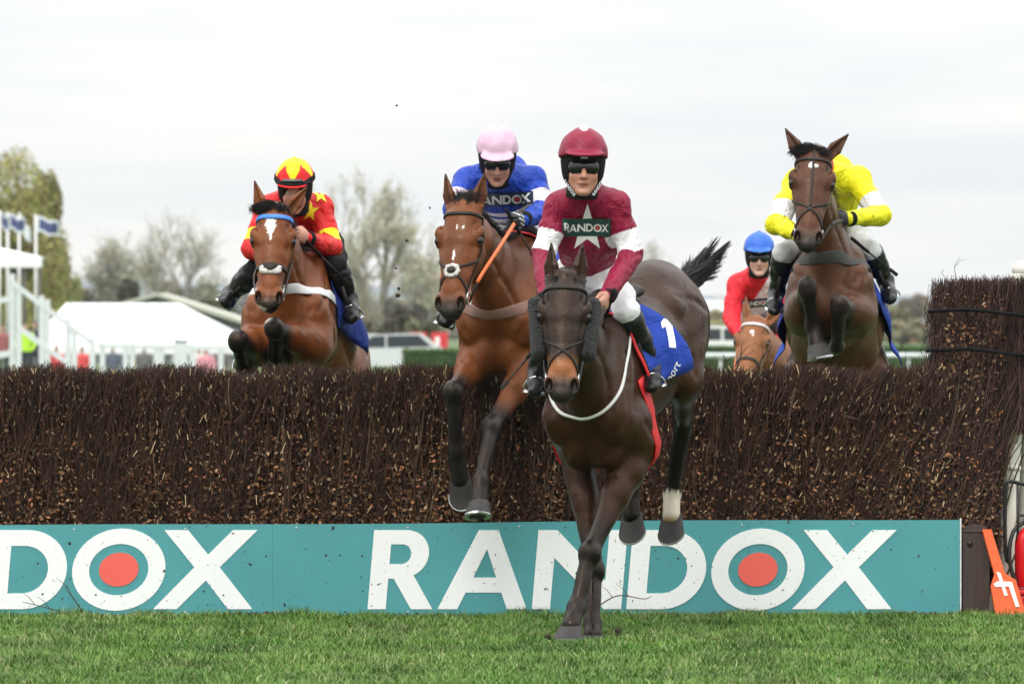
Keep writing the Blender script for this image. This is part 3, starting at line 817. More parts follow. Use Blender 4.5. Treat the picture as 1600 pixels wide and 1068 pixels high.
# ------------------------------------------------------------------ beyond the fence
def bare_tree(name, px, py_top, py_base, Y, wpx, label, budcol, nbud=5000, seed=1, twigcol=(.11, .09, .075), dens=1.0, group=None, budsize=.10, trunk_r=.026, up=.5):
    """tapered trunk, forking limbs, fine twigs, and small buds or leaves spread through the crown"""
    r = np.random.default_rng(seed)
    base = P(px, py_base, Y); base[2] = 0.0
    Ht = P(px, py_top, Y)[2]; Rw = wpx / 2 * (D0 + Y) / F
    root = thing(name, base, label, 'tree', group)
    lv = [(base[None], np.array([[0, 0, 1.0]]), np.array([Ht * .17]), np.array([Ht * trunk_r]))]
    geo = []; tips = None
    spread = Rw / Ht * 1.9
    nl = 5
    for L in range(nl + 1):
        p, d, ln, rd = lv[-1]
        n = len(p); S = 4
        t = np.linspace(0, 1, S)
        cur = r.normal(0, .10, (n, 3))
        pts = p[:, None] + (d[:, None] * t[None, :, None] + cur[:, None] * (t ** 2)[None, :, None]) * ln[:, None, None]
        geo.append((pts, rd[:, None] * np.linspace(1, .66, S)[None]))
        if L == nl: tips = pts; break
        k = (7, 4, 4, 3, 3)[L]
        idx = np.repeat(np.arange(n), k)
        at = r.uniform(.45, 1.0, len(idx)); at[::k] = 1.0
        if L == 0: at = r.uniform(.55, 1.0, len(idx))
        f = at * (S - 1); i0 = np.clip(f.astype(int), 0, S - 2); fr = (f - i0)[:, None]
        np_ = pts[idx, i0] * (1 - fr) + pts[idx, i0 + 1] * fr
        nd = d[idx] + r.normal(0, 1, (len(idx), 3)) * np.array([spread, spread, .55])[None] * (.75 if L else .8)
        nd[:, 2] += up * .4
        nd /= np.linalg.norm(nd, axis=1)[:, None]
        nln = ln[idx] * r.uniform(.55, .82, len(idx)) * (1.0 if L else 1.55)
        lv.append((np_, nd, nln, rd[idx] * r.uniform(.45, .65, len(idx))))
    allp = np.concatenate([g_[0].reshape(-1, 3) for g_ in geo])
    zmax = np.percentile(allp[:, 2], 99.3); s = Ht / zmax
    xr = np.percentile(np.abs(allp[:, 0] - base[0]), 98.5); sx_ = Rw / xr
    vs, qs, o = [], [], 0
    for L, (pts, rad) in enumerate(geo):
        pts = base + (pts - base) * np.array([sx_, sx_, s]); 
        v, q = g_strands(pts, np.maximum(rad, .006), 5 if L < 2 else 3); vs.append(v); qs.append(q + o); o += len(v)
    mk('trunk', np.concatenate(vs), np.concatenate(qs), mat('bark_' + name + str(seed), tuple(np.array(twigcol) * 1.15), .85, .25, 2), root)  # bark colour lightened in place of thicker haze
    if nbud:
        pts = base + (tips - base) * np.array([sx_, sx_, s])
        fl = pts.reshape(-1, 3); c = fl[r.integers(0, len(fl), nbud)] + r.normal(0, budsize * 1.6, (nbud, 3))
        a = r.normal(0, 1, (nbud, 3)); a /= np.linalg.norm(a, axis=1)[:, None]; b = np.cross(a, r.normal(0, 1, (nbud, 3))); b /= np.linalg.norm(b, axis=1)[:, None] + 1e-9
        sz = budsize * r.uniform(.5, 1.2, (nbud, 1))
        v = np.stack([c - a * sz, c - b * sz * .6, c + a * sz, c + b * sz * .6], 1).reshape(-1, 3)
        cc = np.array(budcol) * 1.15 * r.uniform(.65, 1.3, (nbud, 1)) * (1 + r.normal(0, .08, (nbud, 3)))  # bud colour lightened too, haze painted into the crown
        mk('crown', v, np.arange(4 * nbud).reshape(-1, 4), mat('young_leaves', rough=.7, var=.1, attr=True, scale=.5), root, np.repeat(cc, 4, axis=0))
    return root

def bushy(name, px, py_top, py_base, Y, wpx, label, col, N=5000, seed=1, leaf=.16, cat='tree', group=None, cols=3):
    """dense shrub or far tree: lobed crown of leaf clumps with gaps, on a forked stem"""
    r = np.random.default_rng(seed)
    base = P(px, py_base, Y); base[2] = max(base[2], 0) if Y < 700 else 0.0; base[2] = 0.0
    Ht = max(P(px, py_top, Y)[2], .6); Rw = wpx / 2 * (D0 + Y) / F
    root = thing(name, base, label, cat, group)
    nl = 16
    lc = np.stack([r.normal(0, .42, nl) * Rw, r.normal(0, .42, nl) * Rw, r.uniform(.22, .82, nl) * Ht], 1)
    lr = r.uniform(.28, .5, nl)
    li = r.integers(0, nl, N)
    d = r.normal(0, 1, (N, 3)); d /= np.linalg.norm(d, axis=1)[:, None]
    rad = r.uniform(.25, 1, N) ** .45
    if cols == 'taper': lc[:, :2] *= (1.25 - .85 * lc[:, 2:] / Ht)
    c = lc[li] + d * rad[:, None] * lr[li][:, None] * np.array([Rw * .8, Rw * .8, Ht * .42])
    c[:, 2] = np.clip(c[:, 2], .02 * Ht, None); c[:, 2] *= Ht / np.percentile(c[:, 2], 99.5)
    c[:, 0] *= Rw / np.percentile(np.abs(c[:, 0]), 98)
    c += base
    a = r.normal(0, 1, (N, 3)); a /= np.linalg.norm(a, axis=1)[:, None]; b = np.cross(a, r.normal(0, 1, (N, 3))); b /= np.linalg.norm(b, axis=1)[:, None] + 1e-9
    sz = leaf * r.uniform(.5, 1.3, (N, 1))
    v = np.stack([c - a * sz, c - b * sz * .7, c + a * sz, c + b * sz * .7], 1).reshape(-1, 3)
    lobe = r.uniform(.7, 1.3, nl)[li][:, None]
    cc = np.array(col) * (1.35 if name != 'willow' else 1.0) * lobe * r.uniform(.7, 1.25, (N, 1)) * (1 + r.normal(0, .10, (N, 3)))  # crowns other than willows lightened in place of haze
    mk('crown', v, np.arange(4 * N).reshape(-1, 4), mat('young_leaves', rough=.7, var=.1, attr=True, scale=.5), root, np.repeat(cc, 4, axis=0))
    g_ = [g_tube([base, base + V3(0, 0, Ht * .35), base + V3(.05 * Rw, 0, Ht * .7)], [Ht * .022, Ht * .017, Ht * .006], 7)]
    for k in range(6):
        q = base + lc[k]; g_.append(g_tube([base + V3(0, 0, Ht * .2), (base + q) / 2 + V3(0, 0, Ht * .1), q], [Ht * .012, Ht * .009, Ht * .003], 5))
    mk('trunk', *g_join(*g_), mat('far_bark', (.10, .08, .065), .85, .2, 2), root)
    return root

# tall willows at the left edge
for i, (px, top, w, col, lb) in enumerate(((22, 244, 150, (.34, .32, .10), 'tallest olive yellow willow at the left picture edge'), (70, 276, 76, (.31, .29, .095), 'slimmer olive willow just beside the tallest one'), (34, 320, 120, (.37, .38, .17), 'shorter yellow green willow below the tall ones'), (92, 400, 60, (.33, .34, .13), 'small yellow green willow at the foot of the others'))):
    t_ = bushy('willow', px, top, 520, 270 + 12 * i, w, lb, col, 20000, 31 + i, .10, group='willows at the left', cols='taper')
bare_tree('leafless_tree', 182, 374, 520, 330, 110, 'grey budding tree left of the wide leafless one', (.34, .33, .24), 5200, 41, (.27, .245, .22), group='leafless trees', budsize=.08)
bare_tree('leafless_tree', 272, 342, 520, 318, 150, 'wide leafless tree behind the white marquee roof', (.34, .34, .24), 5600, 47, (.24, .215, .19), group='leafless trees', budsize=.075)
bare_tree('leafless_tree', 592, 286, 535, 240, 210, 'large budding tree between the red and blue jockeys', (.38, .37, .26), 9000, 43, (.29, .265, .225), group='leafless trees', budsize=.075)
bare_tree('leafless_tree', 655, 400, 540, 262, 110, 'smaller leafless tree beside the bay horse\'s muzzle', (.36, .35, .26), 4500, 44, (.26, .24, .21), group='leafless trees', budsize=.07)
bare_tree('leafless_tree', 538, 430, 540, 258, 90, 'low scrubby leafless tree behind the red jockey\'s boot', (.33, .32, .22), 4500, 46, (.25, .22, .19), group='leafless trees', budsize=.07)
bare_tree('leafless_tree', 1020, 384, 520, 420, 110, 'faint leafless tree above the dark horse\'s rump', (.40, .38, .33), 4200, 45, (.38, .36, .34), group='leafless trees', budsize=.10)
for i, (px, top, w, Y, col, lb) in enumerate(((194, 438, 60, 300, (.055, .055, .035), 'dark evergreen shrub among the grey trees at the left'), (150, 445, 90, 345, (.11, .095, .07), 'brown grey shrub beside the willows'), (96, 420, 60, 360, (.13, .13, .05), 'green yellow shrub at the foot of the willows'),
        (240, 440, 110, 380, (.12, .11, .075), 'brown shrub behind the marquee roof'), (330, 446, 80, 390, (.09, .105, .05), 'green shrub behind the red jockey\'s boot'), (632, 470, 70, 210, (.075, .07, .05), 'dark shrub below the large budding tree'),
        (668, 500, 60, 205, (.12, .12, .07), 'olive shrub beside the red hoardings'), (575, 492, 60, 215, (.13, .12, .085), 'pale brown shrub above the parked cars'), (530, 480, 70, 222, (.10, .09, .065), 'brown shrub behind the navy saddle cloth'))):
    bushy('shrub', px, top, 540, Y, w, lb, col, 3800, 60 + i, .10 * Y / 260, 'shrub', 'shrubs beyond the course')
for i, (px, top, w, Y, col, lb) in enumerate(((1105, 486, 90, 520, (.20, .17, .10), 'sandy brown far tree behind the blue-capped jockey'), (1060, 480, 80, 540, (.17, .15, .10), 'brown far tree behind the dark horse tail'), (1150, 500, 90, 500, (.19, .18, .08), 'olive far tree left of the blue-capped jockey'),
        (1395, 476, 60, 560, (.17, .155, .09), 'olive far tree beside the yellow jockey\'s boot'), (1440, 462, 90, 620, (.15, .125, .09), 'brown far tree left of the hedge wing'), (1408, 500, 70, 470, (.20, .185, .11), 'pale olive bush left of the brick house'), (1250, 480, 100, 560, (.17, .155, .10), 'far tree between the two right-hand horses'), (1462, 508, 50, 430, (.12, .115, .07), 'dark olive bush against the hedge wing'))):
    bushy('far_tree', px, top, 530, Y, w, lb, col, 4200, 80 + i, .20 * Y / 520, 'tree', 'trees far beyond the course')

# far woods and hills
def far_wood(name, Y, x0, x1, zb, zt, col, N, seed, leaf):
    r = np.random.default_rng(seed)
    x = r.uniform(x0, x1, N); prof = .62 + .22 * np.sin(x * .021 + seed) + .16 * np.sin(x * .067 + seed * 2) + .10 * np.sin(x * .19)
    z = zb + (zt - zb) * prof * r.uniform(0, 1, N) ** .7; y = Y + r.uniform(-20, 20, N)
    c = np.stack([x, y, z], 1)
    a = r.normal(0, 1, (N, 3)); a /= np.linalg.norm(a, axis=1)[:, None]; b = np.cross(a, r.normal(0, 1, (N, 3))); b /= np.linalg.norm(b, axis=1)[:, None] + 1e-9
    sz = leaf * r.uniform(.5, 1.3, (N, 1))
    v = np.stack([c - a * sz, c - b * sz * .7, c + a * sz, c + b * sz * .7], 1).reshape(-1, 3)
    cc = np.array(col) * (.8 + .4 * (np.sin(x * .05 + seed) > 0))[:, None] * r.uniform(.7, 1.3, (N, 1))
    tag(mk(name, v, np.arange(4 * N).reshape(-1, 4), mat('young_leaves'), cols=np.repeat(cc, 4, axis=0)), 'distant belt of trees across the plain', 'woodland', kind='stuff')
far_wood('woodland', 1500, -330, 330, 0, 13.5, (.12, .115, .085), 30000, 3, 1.0)
far_wood('woodland', 900, -200, 200, 0, 5.5, (.15, .14, .085), 24000, 5, .6)
for (Y, hh, col, nm) in ((4200, 38, (.10, .125, .15), 'far_hills'), (2900, 21, (.085, .10, .10), 'near_hills')):  # blue-grey haze of distance is painted into the hill colours
    xs = np.linspace(-1100, 1100, 140); vv = []
    for x in xs:
        z = hh * (.80 + .16 * math.sin(x * .0045 + Y) + .05 * math.sin(x * .021 + 2)) 
        vv += [(x, Y - 350, -.5), (x, Y - 120, z * .6), (x, Y, z), (x, Y + 300, z * .5), (x, Y + 500, -.5)]
    ff = [(i * 5 + j, (i + 1) * 5 + j, (i + 1) * 5 + j + 1, i * 5 + j + 1) for i in range(139) for j in range(4)]
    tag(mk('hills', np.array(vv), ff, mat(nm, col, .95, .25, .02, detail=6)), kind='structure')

# marquee, shed and canopy
M_pvc = mat('white_pvc', (.82, .83, .84), .5, .03, .5, .08, 3)
M_grn = mat('dark_green_cladding', (.085, .105, .085), .7, .12, .6)
M_rf = mat('pale_roof_sheet', (.47, .48, .40), .6, .1, .4)
def prism(x0, x1, y0, y1, ze, zr, xr0, xr1):
    """low tent roof: eaves ze, ridge zr running from xr0 to xr1"""
    ym = (y0 + y1) / 2
    v = [(x0, y0, ze), (x1, y0, ze), (x1, y1, ze), (x0, y1, ze), (xr0, ym, zr), (xr1, ym, zr)]
    return np.array(v, float), [(0, 1, 5, 4), (2, 3, 4, 5), (1, 2, 5), (3, 0, 4)]
Ym = 235.0
X_ = lambda px, Y: (px - 800) * (D0 + Y) / F
Z_ = lambda py, Y: CH - (py - HY) * (D0 + Y) / F
mq = thing('marquee', V3(X_(210, Ym), Ym, 0), 'long white marquee with low pitched roof behind the left rails', 'marquee')
mk('roof', *prism(X_(40, Ym), X_(392, Ym), Ym, Ym + 18, Z_(545, Ym), Z_(472, Ym), X_(80, Ym), X_(262, Ym)), M_pvc, mq, smooth=False)
mk('valance', *g_bevbox((X_(40, Ym) + .02, Ym - .06, Z_(553, Ym)), (X_(392, Ym), Ym - .01, Z_(545, Ym)), .01), M_pvc, mq, smooth=False)
for k in range(9):
    xa = X_(60 + k * 38, Ym); xb = X_(80, Ym) + (X_(262, Ym) - X_(80, Ym)) * np.clip((60 + k * 38 - 40) / 352, 0, 1)
    mk('roof_seam', *g_tube([V3(xa, Ym - .005, Z_(545, Ym) + .01), V3(xb, Ym + 9, Z_(472, Ym) + .01)], .035, 6), mat('seam_grey', (.52, .54, .56), .6, .05), mq)
for px in (60, 130, 200, 270, 340, 385):
    mk('leg', *g_bevbox((X_(px, Ym) - .06, Ym + .02, 0), (X_(px, Ym) + .06, Ym + .14, Z_(546, Ym)), .01), mat('aluminium', (.55, .56, .57), .45, .1, 5, metal=.6), mq, smooth=False)
mk('clear_wall', *g_bevbox((X_(45, Ym), Ym + .3, 0), (X_(388, Ym), Ym + .36, Z_(546, Ym) - .02), .01), mat('dull_window_sheet', (.30, .33, .35), .25, .3, .8), mq, smooth=False)
Yg = 285.0
sh = thing('green_shed', V3(X_(275, Yg), Yg, 0), 'green roofed shed rising behind the marquee', 'shed')
gx0, gx1 = X_(196, Yg), X_(396, Yg)
pts_ = [(gx0, 0), (gx1, 0), (gx1, Z_(512, Yg)), (X_(350, Yg), Z_(497, Yg)), (X_(245, Yg), Z_(463, Yg)), (gx0, Z_(478, Yg))]
mk('gable_wall', *g_extrude(pts_, [], -12, 0, (V3(1, 0, 0), V3(0, 0, 1), V3(0, -1, 0)), V3(0, Yg, 0)), M_grn, sh, smooth=False)
rfp = [(gx0 - .2, Z_(478, Yg) + .01), (X_(245, Yg), Z_(463, Yg) + .01), (X_(350, Yg), Z_(497, Yg) + .01), (gx1 + .2, Z_(513, Yg)), (gx1 + .2, Z_(508, Yg)), (X_(352, Yg), Z_(490, Yg)), (X_(245, Yg), Z_(457, Yg)), (gx0 - .2, Z_(472, Yg))]
mk('roof', *g_extrude(rfp[::-1], [], -12.3, .3, (V3(1, 0, 0), V3(0, 0, 1), V3(0, -1, 0)), V3(0, Yg, 0)), M_rf, sh, smooth=False)
Yc = 190.0
cp = thing('canopy', V3(X_(10, Yc), Yc, 0), 'white canopy roof on poles under the flags', 'canopy')
mk('roof', *prism(X_(-90, Yc), X_(64, Yc), Yc, Yc + 4, Z_(402, Yc), Z_(383, Yc), X_(-50, Yc), X_(-20, Yc)), M_pvc, cp, smooth=False)
mk('valance', *g_bevbox((X_(-90, Yc), Yc - .06, Z_(418, Yc)), (X_(66, Yc), Yc + .02, Z_(402, Yc)), .02), M_pvc, cp, smooth=False)
for px in (-60, 16, 38, 61):
    mk('pole', *g_tube([V3(X_(px, Yc), Yc + .1, 0), V3(X_(px, Yc), Yc + .1, Z_(416, Yc))], .06, 8), mat('dark_pole', (.09, .09, .085), .6, .1), cp)
# flags
M_flag = mat('navy_flag', (.055, .075, .19), .7, .5, 1.6, .2, 6)
M_flagw = mat('white_flag', (.72, .76, .82), .7, .08, 1.6)
for i, (px, pt, w, dark, lb) in enumerate(((-1, 331, 10, True, 'blue flag cut by the left picture edge'), (12, 334, 22, True, 'navy flag second from the left edge'), (30, 336, 16, False, 'white flag drooping between two navy flags'), (56, 338, 30, True, 'navy flag with pale border nearest the willows'))):
    Yf = 205 + 4 * i
    fl = thing('flag', V3(X_(px, Yf), Yf, 0), lb, 'flag', 'flags over the canopy')
    mk('pole', *g_tube([V3(X_(px, Yf), Yf, 0), V3(X_(px, Yf), Yf, Z_(pt - 3, Yf))], .055, 8), mat('white_pole', (.75, .75, .75), .4, .05), fl)
    hh = 24 * (D0 + Yf) / F; ww_ = w * (D0 + Yf) / F * 1.15; n1 = 14; vv = []
    for a in range(n1 + 1):
        t = a / n1
        for b in range(7):
            s_ = b / 6; vv.append((X_(px, Yf) + .08 + ww_ * t * (.98 if dark else .8), Yf - .02 + .14 * math.sin(t * 7 + s_) * t, Z_(pt, Yf) - hh * s_ - (hh * (.36 if dark else .95)) * t + .05 * math.sin(t * 9)))
    vv = np.array(vv); ff = [(a * 7 + b, (a + 1) * 7 + b, (a + 1) * 7 + b + 1, a * 7 + b + 1) for a in range(n1) for b in range(6)]
    K_ = len(vv); v2 = np.concatenate([vv, vv + V3(0, .012, 0)]); f2 = ff + [tuple(k + K_ for k in q[::-1]) for q in ff]
    mk('cloth', v2, f2, M_flagw if not dark else M_flagw, fl)
    if dark:
        ins = [(a * 7 + b, (a + 1) * 7 + b, (a + 1) * 7 + b + 1, a * 7 + b + 1) for a in range(0, n1 - 1) for b in range(0, 6) if (a > 0 and 0 < b < 5) ]
        mk('printed_field', vv - V3(0, .015, 0), ins, M_flag, fl)
# white post-and-rail steps and rails at the left
M_wp = mat('white_painted_wood', (.62, .66, .67), .5, .06, 3)
Yr = 112.0
rl = thing('stepped_handrail', V3(X_(70, Yr), Yr, 0), 'white timber handrail stepping down at the left behind the fence', 'handrail')
posts = ((19, 428), (29, 452), (65, 462), (74, 468), (106, 496), (116, 512), (144, 527))
for px, py in posts:
    mk('post', *g_bevbox((X_(px, Yr) - .07, Yr, 0), (X_(px, Yr) + .07, Yr + .10, Z_(py, Yr)), .01), M_wp, rl, smooth=False)
def rail(x0, y0, x1, y1, th=8, par=None, Y=Yr, m=None):
    pl_ = [(X_(x0, Y), Z_(y0 + th, Y)), (X_(x1, Y), Z_(y1 + th, Y)), (X_(x1, Y), Z_(y1, Y)), (X_(x0, Y), Z_(y0, Y))]
    mk('rail', *g_extrude(pl_, [], -.06, 0, (V3(1, 0, 0), V3(0, 0, 1), V3(0, -1, 0)), V3(0, Y - .012, 0)), m or M_wp, par, smooth=False)
rail(16, 434, 140, 528, 10, rl); rail(26, 504, 105, 562, 10, rl); rail(-20, 468, 18, 462, 9, rl); rail(-20, 552, 20, 546, 10, rl)
rb = thing('rail_fence', V3(X_(220, Yr), Yr, 0), 'white post and rail fence in front of the marquee', 'fence')
for px, py in ((160, 533), (196, 535), (207, 535), (244, 537), (252, 537), (300, 536), (345, 538), (395, 538)):
    mk('post', *g_bevbox((X_(px, Yr) - .065, Yr, 0), (X_(px, Yr) + .065, Yr + .1, Z_(py, Yr)), .01), M_wp, rb, smooth=False)
rail(150, 536, 420, 540, 8, rb)
bx_ = thing('white_pedestal', V3(X_(285, Yr), Yr - 1, 0), 'white box pedestal with dark lid on the rails', 'pedestal')
mk('box', *g_bevbox((X_(276, Yr), Yr - 1, 0), (X_(296, Yr), Yr - .8, Z_(534, Yr)), .01), M_wp, bx_, smooth=False)
mk('lid', *g_bevbox((X_(275, Yr), Yr - 1.02, Z_(534, Yr) + .002), (X_(297, Yr), Yr - .78, Z_(531, Yr)), .01), mat('dark_lid', (.04, .05, .05), .5, .1), bx_, smooth=False)
tr_ = thing('running_rail', V3(X_(1300, 128), 128, 0), 'white running rail behind the fence at the right', 'rail')
for k in range(13):
    px = 1000 + k * 42
    mk('post', *g_tube([V3(X_(px, 128), 128.08, 0), V3(X_(px, 128), 128.08, Z_(556, 128))], .035, 8), M_wp, tr_)
mk('top_rail', *g_tube([V3(X_(960, 128), 128, Z_(555, 128)), V3(X_(1600, 128), 128, Z_(555, 128))], .07, 10), M_wp, tr_)
# clipped hedges
def clipped(px0, px1, top, Y, lb, seed):
    r = np.random.default_rng(seed); x0, x1, zt = X_(px0, Y), X_(px1, Y), Z_(top, Y)
    hd = thing('clipped_hedge', V3((x0 + x1) / 2, Y, 0), lb, 'hedge', 'clipped green hedges')
    mk('hedge_core', *g_bevbox((x0 + .05, Y + .1, 0), (x1 - .05, Y + .9, zt - .05), .05), mat('hedge_core', (.03, .055, .02), .9, .3, 4), hd, smooth=False)
    N = int(2600 * (x1 - x0)); N = min(N, 26000)
    c = np.stack([r.uniform(x0, x1, N), Y + .08 + r.exponential(.05, N), r.uniform(0, zt, N)], 1)
    k = r.uniform(0, 1, N) < .25; c[k, 2] = zt - .03 + r.normal(0, .03, k.sum()); c[k, 1] = Y + r.uniform(0, .9, k.sum())
    a = r.normal(0, 1, (N, 3)); a /= np.linalg.norm(a, axis=1)[:, None]; b = np.cross(a, r.normal(0, 1, (N, 3))); b /= np.linalg.norm(b, axis=1)[:, None]
    v = np.stack([c - a * .035, c - b * .025, c + a * .035, c + b * .025], 1).reshape(-1, 3)
    cc = np.array([.085, .16, .045]) * r.uniform(.6, 1.3, (N, 1))
    tag(mk('foliage', v, np.arange(4 * N).reshape(-1, 4), mat('young_leaves'), hd, np.repeat(cc, 4, axis=0)), kind='stuff')
clipped(628, 720, 546, 140, 'short green hedge left of the bay horse', 1)
clipped(1040, 1500, 541, 165, 'long low green hedge behind the running rail at the right', 2)
# cars
def car(px, Y, col, lb, flip=1, van=False):
    x = X_(px, Y); t_ = thing('parked_car', V3(x, Y, 0), lb, 'car', 'parked cars beyond the course')
    L = 4.3
    pr = [(-2.1, .30), (2.1, .30), (2.15, .62), (2.05, .82), (1.15, .95), (.55, 1.42), (-1.2, 1.47), (-1.85, .98), (-2.12, .90)] if not van else [(-2.3, .3), (2.3, .3), (2.35, .8), (1.75, 1.15), (1.2, 1.75), (-2.2, 1.8), (-2.32, 1.0)]
    pr = [(a * flip, b) for a, b in pr]
    bm_ = mat('car_paint_%02d' % (int(sum(col) * 33)), col, .3, .04, 1, coat=.5)
    mk('body', *g_extrude(pr if flip > 0 else pr[::-1], [], -1.7, 0, (V3(1, 0, 0), V3(0, 0, 1), V3(0, -1, 0)), V3(x, Y, 0)), bm_, t_, smooth=False)
    gl = mat('car_glass', (.03, .04, .05), .1, .1)
    for (a, b, c_, d_) in (((1.0, .96), (.52, 1.36), (.05, 1.38), (.05, .96)), ((-.02, .96), (-.02, 1.38), (-1.15, 1.40), (-1.6, 1.0))) if not van else (((1.55, 1.15), (1.15, 1.62), (.5, 1.64), (.5, 1.15)), ((.4, 1.15), (.4, 1.64), (-.8, 1.66), (-.8, 1.15))):
        q = [(a[0] * flip, a[1]), (b[0] * flip, b[1]), (c_[0] * flip, c_[1]), (d_[0] * flip, d_[1])]
        mk('window', *g_extrude(q, [], .0, .012, (V3(1, 0, 0), V3(0, 0, 1), V3(0, -1, 0)), V3(x, Y, 0)), gl, t_, smooth=False)
    for wx in (-1.35, 1.35):
        w = mk('wheel', *g_tube([V3(x + wx, Y - .03, .31), V3(x + wx, Y + .2, .31)], .31, 18), mat('tyre', (.02, .02, .02), .8, .1), t_)
        mk('rim', *g_tube([V3(x + wx, Y - .045, .31), V3(x + wx, Y - .031, .31)], .19, 14), mat('alloy', (.5, .5, .52), .35, .1, metal=.8), w)
    mk('headlight', *g_bevbox((x + flip * 1.95 - .12, Y - .02, .66), (x + flip * 1.95 + .1, Y + .1, .78), .02), mat('lamp_glass', (.7, .7, .72), .15, .05), t_, smooth=False)
car(566, 205, (.78, .78, .78), 'white car nearest the navy saddle cloth')
car(622, 224, (.42, .44, .46), 'silver grey car left of the red hoardings', -1)
car(604, 172, (.60, .62, .64), 'pale silver car in front of the other parked cars', -1)
car(1112, 210, (.80, .80, .80), 'white van behind the dark horse\'s hindquarters', 1, True)
car(1236, 214, (.55, .56, .58), 'grey car between the two right-hand horses', -1)
# red hoardings
for i, (px0, px1, lb) in enumerate(((640, 667, 'red hoarding with white mark left of the bay horse'), (674, 700, 'red hoarding touching the bay horse\'s chest'))):
    Yh = 185 + i; hb_ = thing('red_hoarding', V3(X_((px0 + px1) / 2, Yh), Yh, 0), lb, 'hoarding', 'red hoardings')
    mk('panel', *g_bevbox((X_(px0, Yh), Yh, Z_(552, Yh)), (X_(px1, Yh), Yh + .05, Z_(519, Yh)), .01), mat('red_sheet', (.60, .035, .045), .5, .08, 2), hb_, smooth=False)
    for px in (px0 + 3, px1 - 3): mk('leg', *g_bevbox((X_(px, Yh) - .03, Yh + .06, 0), (X_(px, Yh) + .03, Yh + .1, Z_(522, Yh)), .005), mat('aluminium'), hb_, smooth=False)
    mk('white_mark', *g_bevbox((X_(px0 + 6, Yh), Yh - .012, Z_(540, Yh)), (X_(px0 + 13, Yh), Yh - .002, Z_(526, Yh)), .002), M_letter, hb_, smooth=False)
# houses
def house(px, Y, wpx, top, eave, wall, roofc, lb):
    x0, x1 = X_(px - wpx / 2, Y), X_(px + wpx / 2, Y); ze, zr = Z_(eave, Y), Z_(top, Y); dp = 8.0
    h_ = thing('house', V3((x0 + x1) / 2, Y, 0), lb, 'house', 'far houses')
    mk('wall', *g_box((x0, Y, 0), (x1, Y + dp, ze)), wall, h_, smooth=False)
    ov = .4; v = np.array([(x0 - ov, Y - ov, ze), (x1 + ov, Y - ov, ze), (x1 + ov, Y + dp + ov, ze), (x0 - ov, Y + dp + ov, ze), (x0 - ov, Y + dp / 2, zr), (x1 + ov, Y + dp / 2, zr)])
    rf = mk('roof', v, [(0, 1, 5, 4), (2, 3, 4, 5), (1, 2, 5), (3, 0, 4), (3, 2, 1, 0)], roofc, h_, smooth=False)
    cx = x0 + (x1 - x0) * .7; mk('chimney', *g_box((cx - .4, Y + dp / 2 - .4, zr - .6), (cx + .4, Y + dp / 2 + .4, zr + .9)), wall, rf, smooth=False)
    n = max(2, int((x1 - x0) / 3))
    for k in range(n):
        xc = x0 + (x1 - x0) * (k + .5) / n
        w = mk('window', *g_box((xc - .6, Y - .03, ze * .42), (xc + .6, Y - .004, ze * .80)), mat('window_frame', (.7, .7, .7), .5, .05), h_, smooth=False)
        mk('pane', *g_box((xc - .5, Y - .045, ze * .45), (xc + .5, Y - .032, ze * .77)), mat('house_glass', (.05, .06, .07), .15, .1), w, smooth=False)
M_brick = mat('brick', (.30, .115, .075), .85, .2, 2); M_slate = mat('slate', (.26, .26, .27), .7, .15, 1); M_rend = mat('render_wall', (.55, .54, .52), .8, .1, 1); M_shed = mat('pale_shed_roof', (.50, .52, .54), .6, .08, .3)
house(1440, 640, 62, 484, 504, M_brick, M_slate, 'brick house with grey roof left of the hedge wing')
house(1112, 800, 60, 468, 486, M_rend, M_shed, 'pale roofed building above the white van')
house(1060, 1000, 40, 476, 492, M_brick, M_slate, 'small brick house hidden near the dark horse\'s rump') if False else None
# spectators by the steps
def spectator(px, Y, coat_c, leg_c, lb, seed, seated=False):
    r = np.random.default_rng(seed); b = V3(X_(px, Y), Y, -.74 if seated else 0); s = r.uniform(.95, 1.05)
    b0 = b * V3(1, 1, 0)
    t_ = thing('person', b0, lb, 'person', 'spectators beyond the course')
    Fd = Field(b + V3(-.45, -.92, -.05), b + V3(.45, .4, 1.95), .028); e, g = Fd.ell, Fd.seg; I = np.eye(3)
    for sg in (1, -1):
        if seated:
            g(b + V3(sg * .10, 0, .9), b + V3(sg * .11, -.42, .9), .09, .065, None, .03); g(b + V3(sg * .11, -.42, .92), b + V3(sg * .11, -.80, .84), .06, .045, None, .03); g(b + V3(sg * .11, -.80, .84), b + V3(sg * .11, -.84, .95), .045, .04, None, .02)
        else:
            g(b + V3(sg * .10, 0, .08), b + V3(sg * .11, 0, .9) * V3(1, 1, s), .06, .095, None, .03); g(b + V3(sg * .10, -.12, .05), b + V3(sg * .10, .03, .05), .045, .045, None, .02)
        g(b + V3(sg * .22, 0, 1.42 * s), b + V3(sg * .29, -.03, 1.1), .065, .055, None, .03); g(b + V3(sg * .29, -.03, 1.1), b + V3(sg * .22, -.18, .95), .052, .04, None, .02)
    g(b + V3(0, 0, .9), b + V3(0, 0, 1.40 * s), (.17, .12), (.20, .12), V3(1, 0, 0), .05); g(b + V3(0, 0, 1.45 * s), b + V3(0, 0, 1.58 * s), .06, .055, None, .03)
    e(b + V3(0, -.01, 1.67 * s), I, (.085, .10, .125), .02); e(b + V3(0, -.11, 1.65 * s), I, (.02, .025, .03), .01)
    v, q = Fd.mesh(); z = (v[:, 2] - b[2]) / s
    c = np.where((z > 1.52)[:, None], V3(.50, .30, .23), np.where((z > .88)[:, None], coat_c, leg_c)); c = np.where((z > 1.71)[:, None], V3(.05, .035, .025), c)
    mk('body', v, q, mat('clothes', rough=.8, var=.1, attr=True), t_, c)
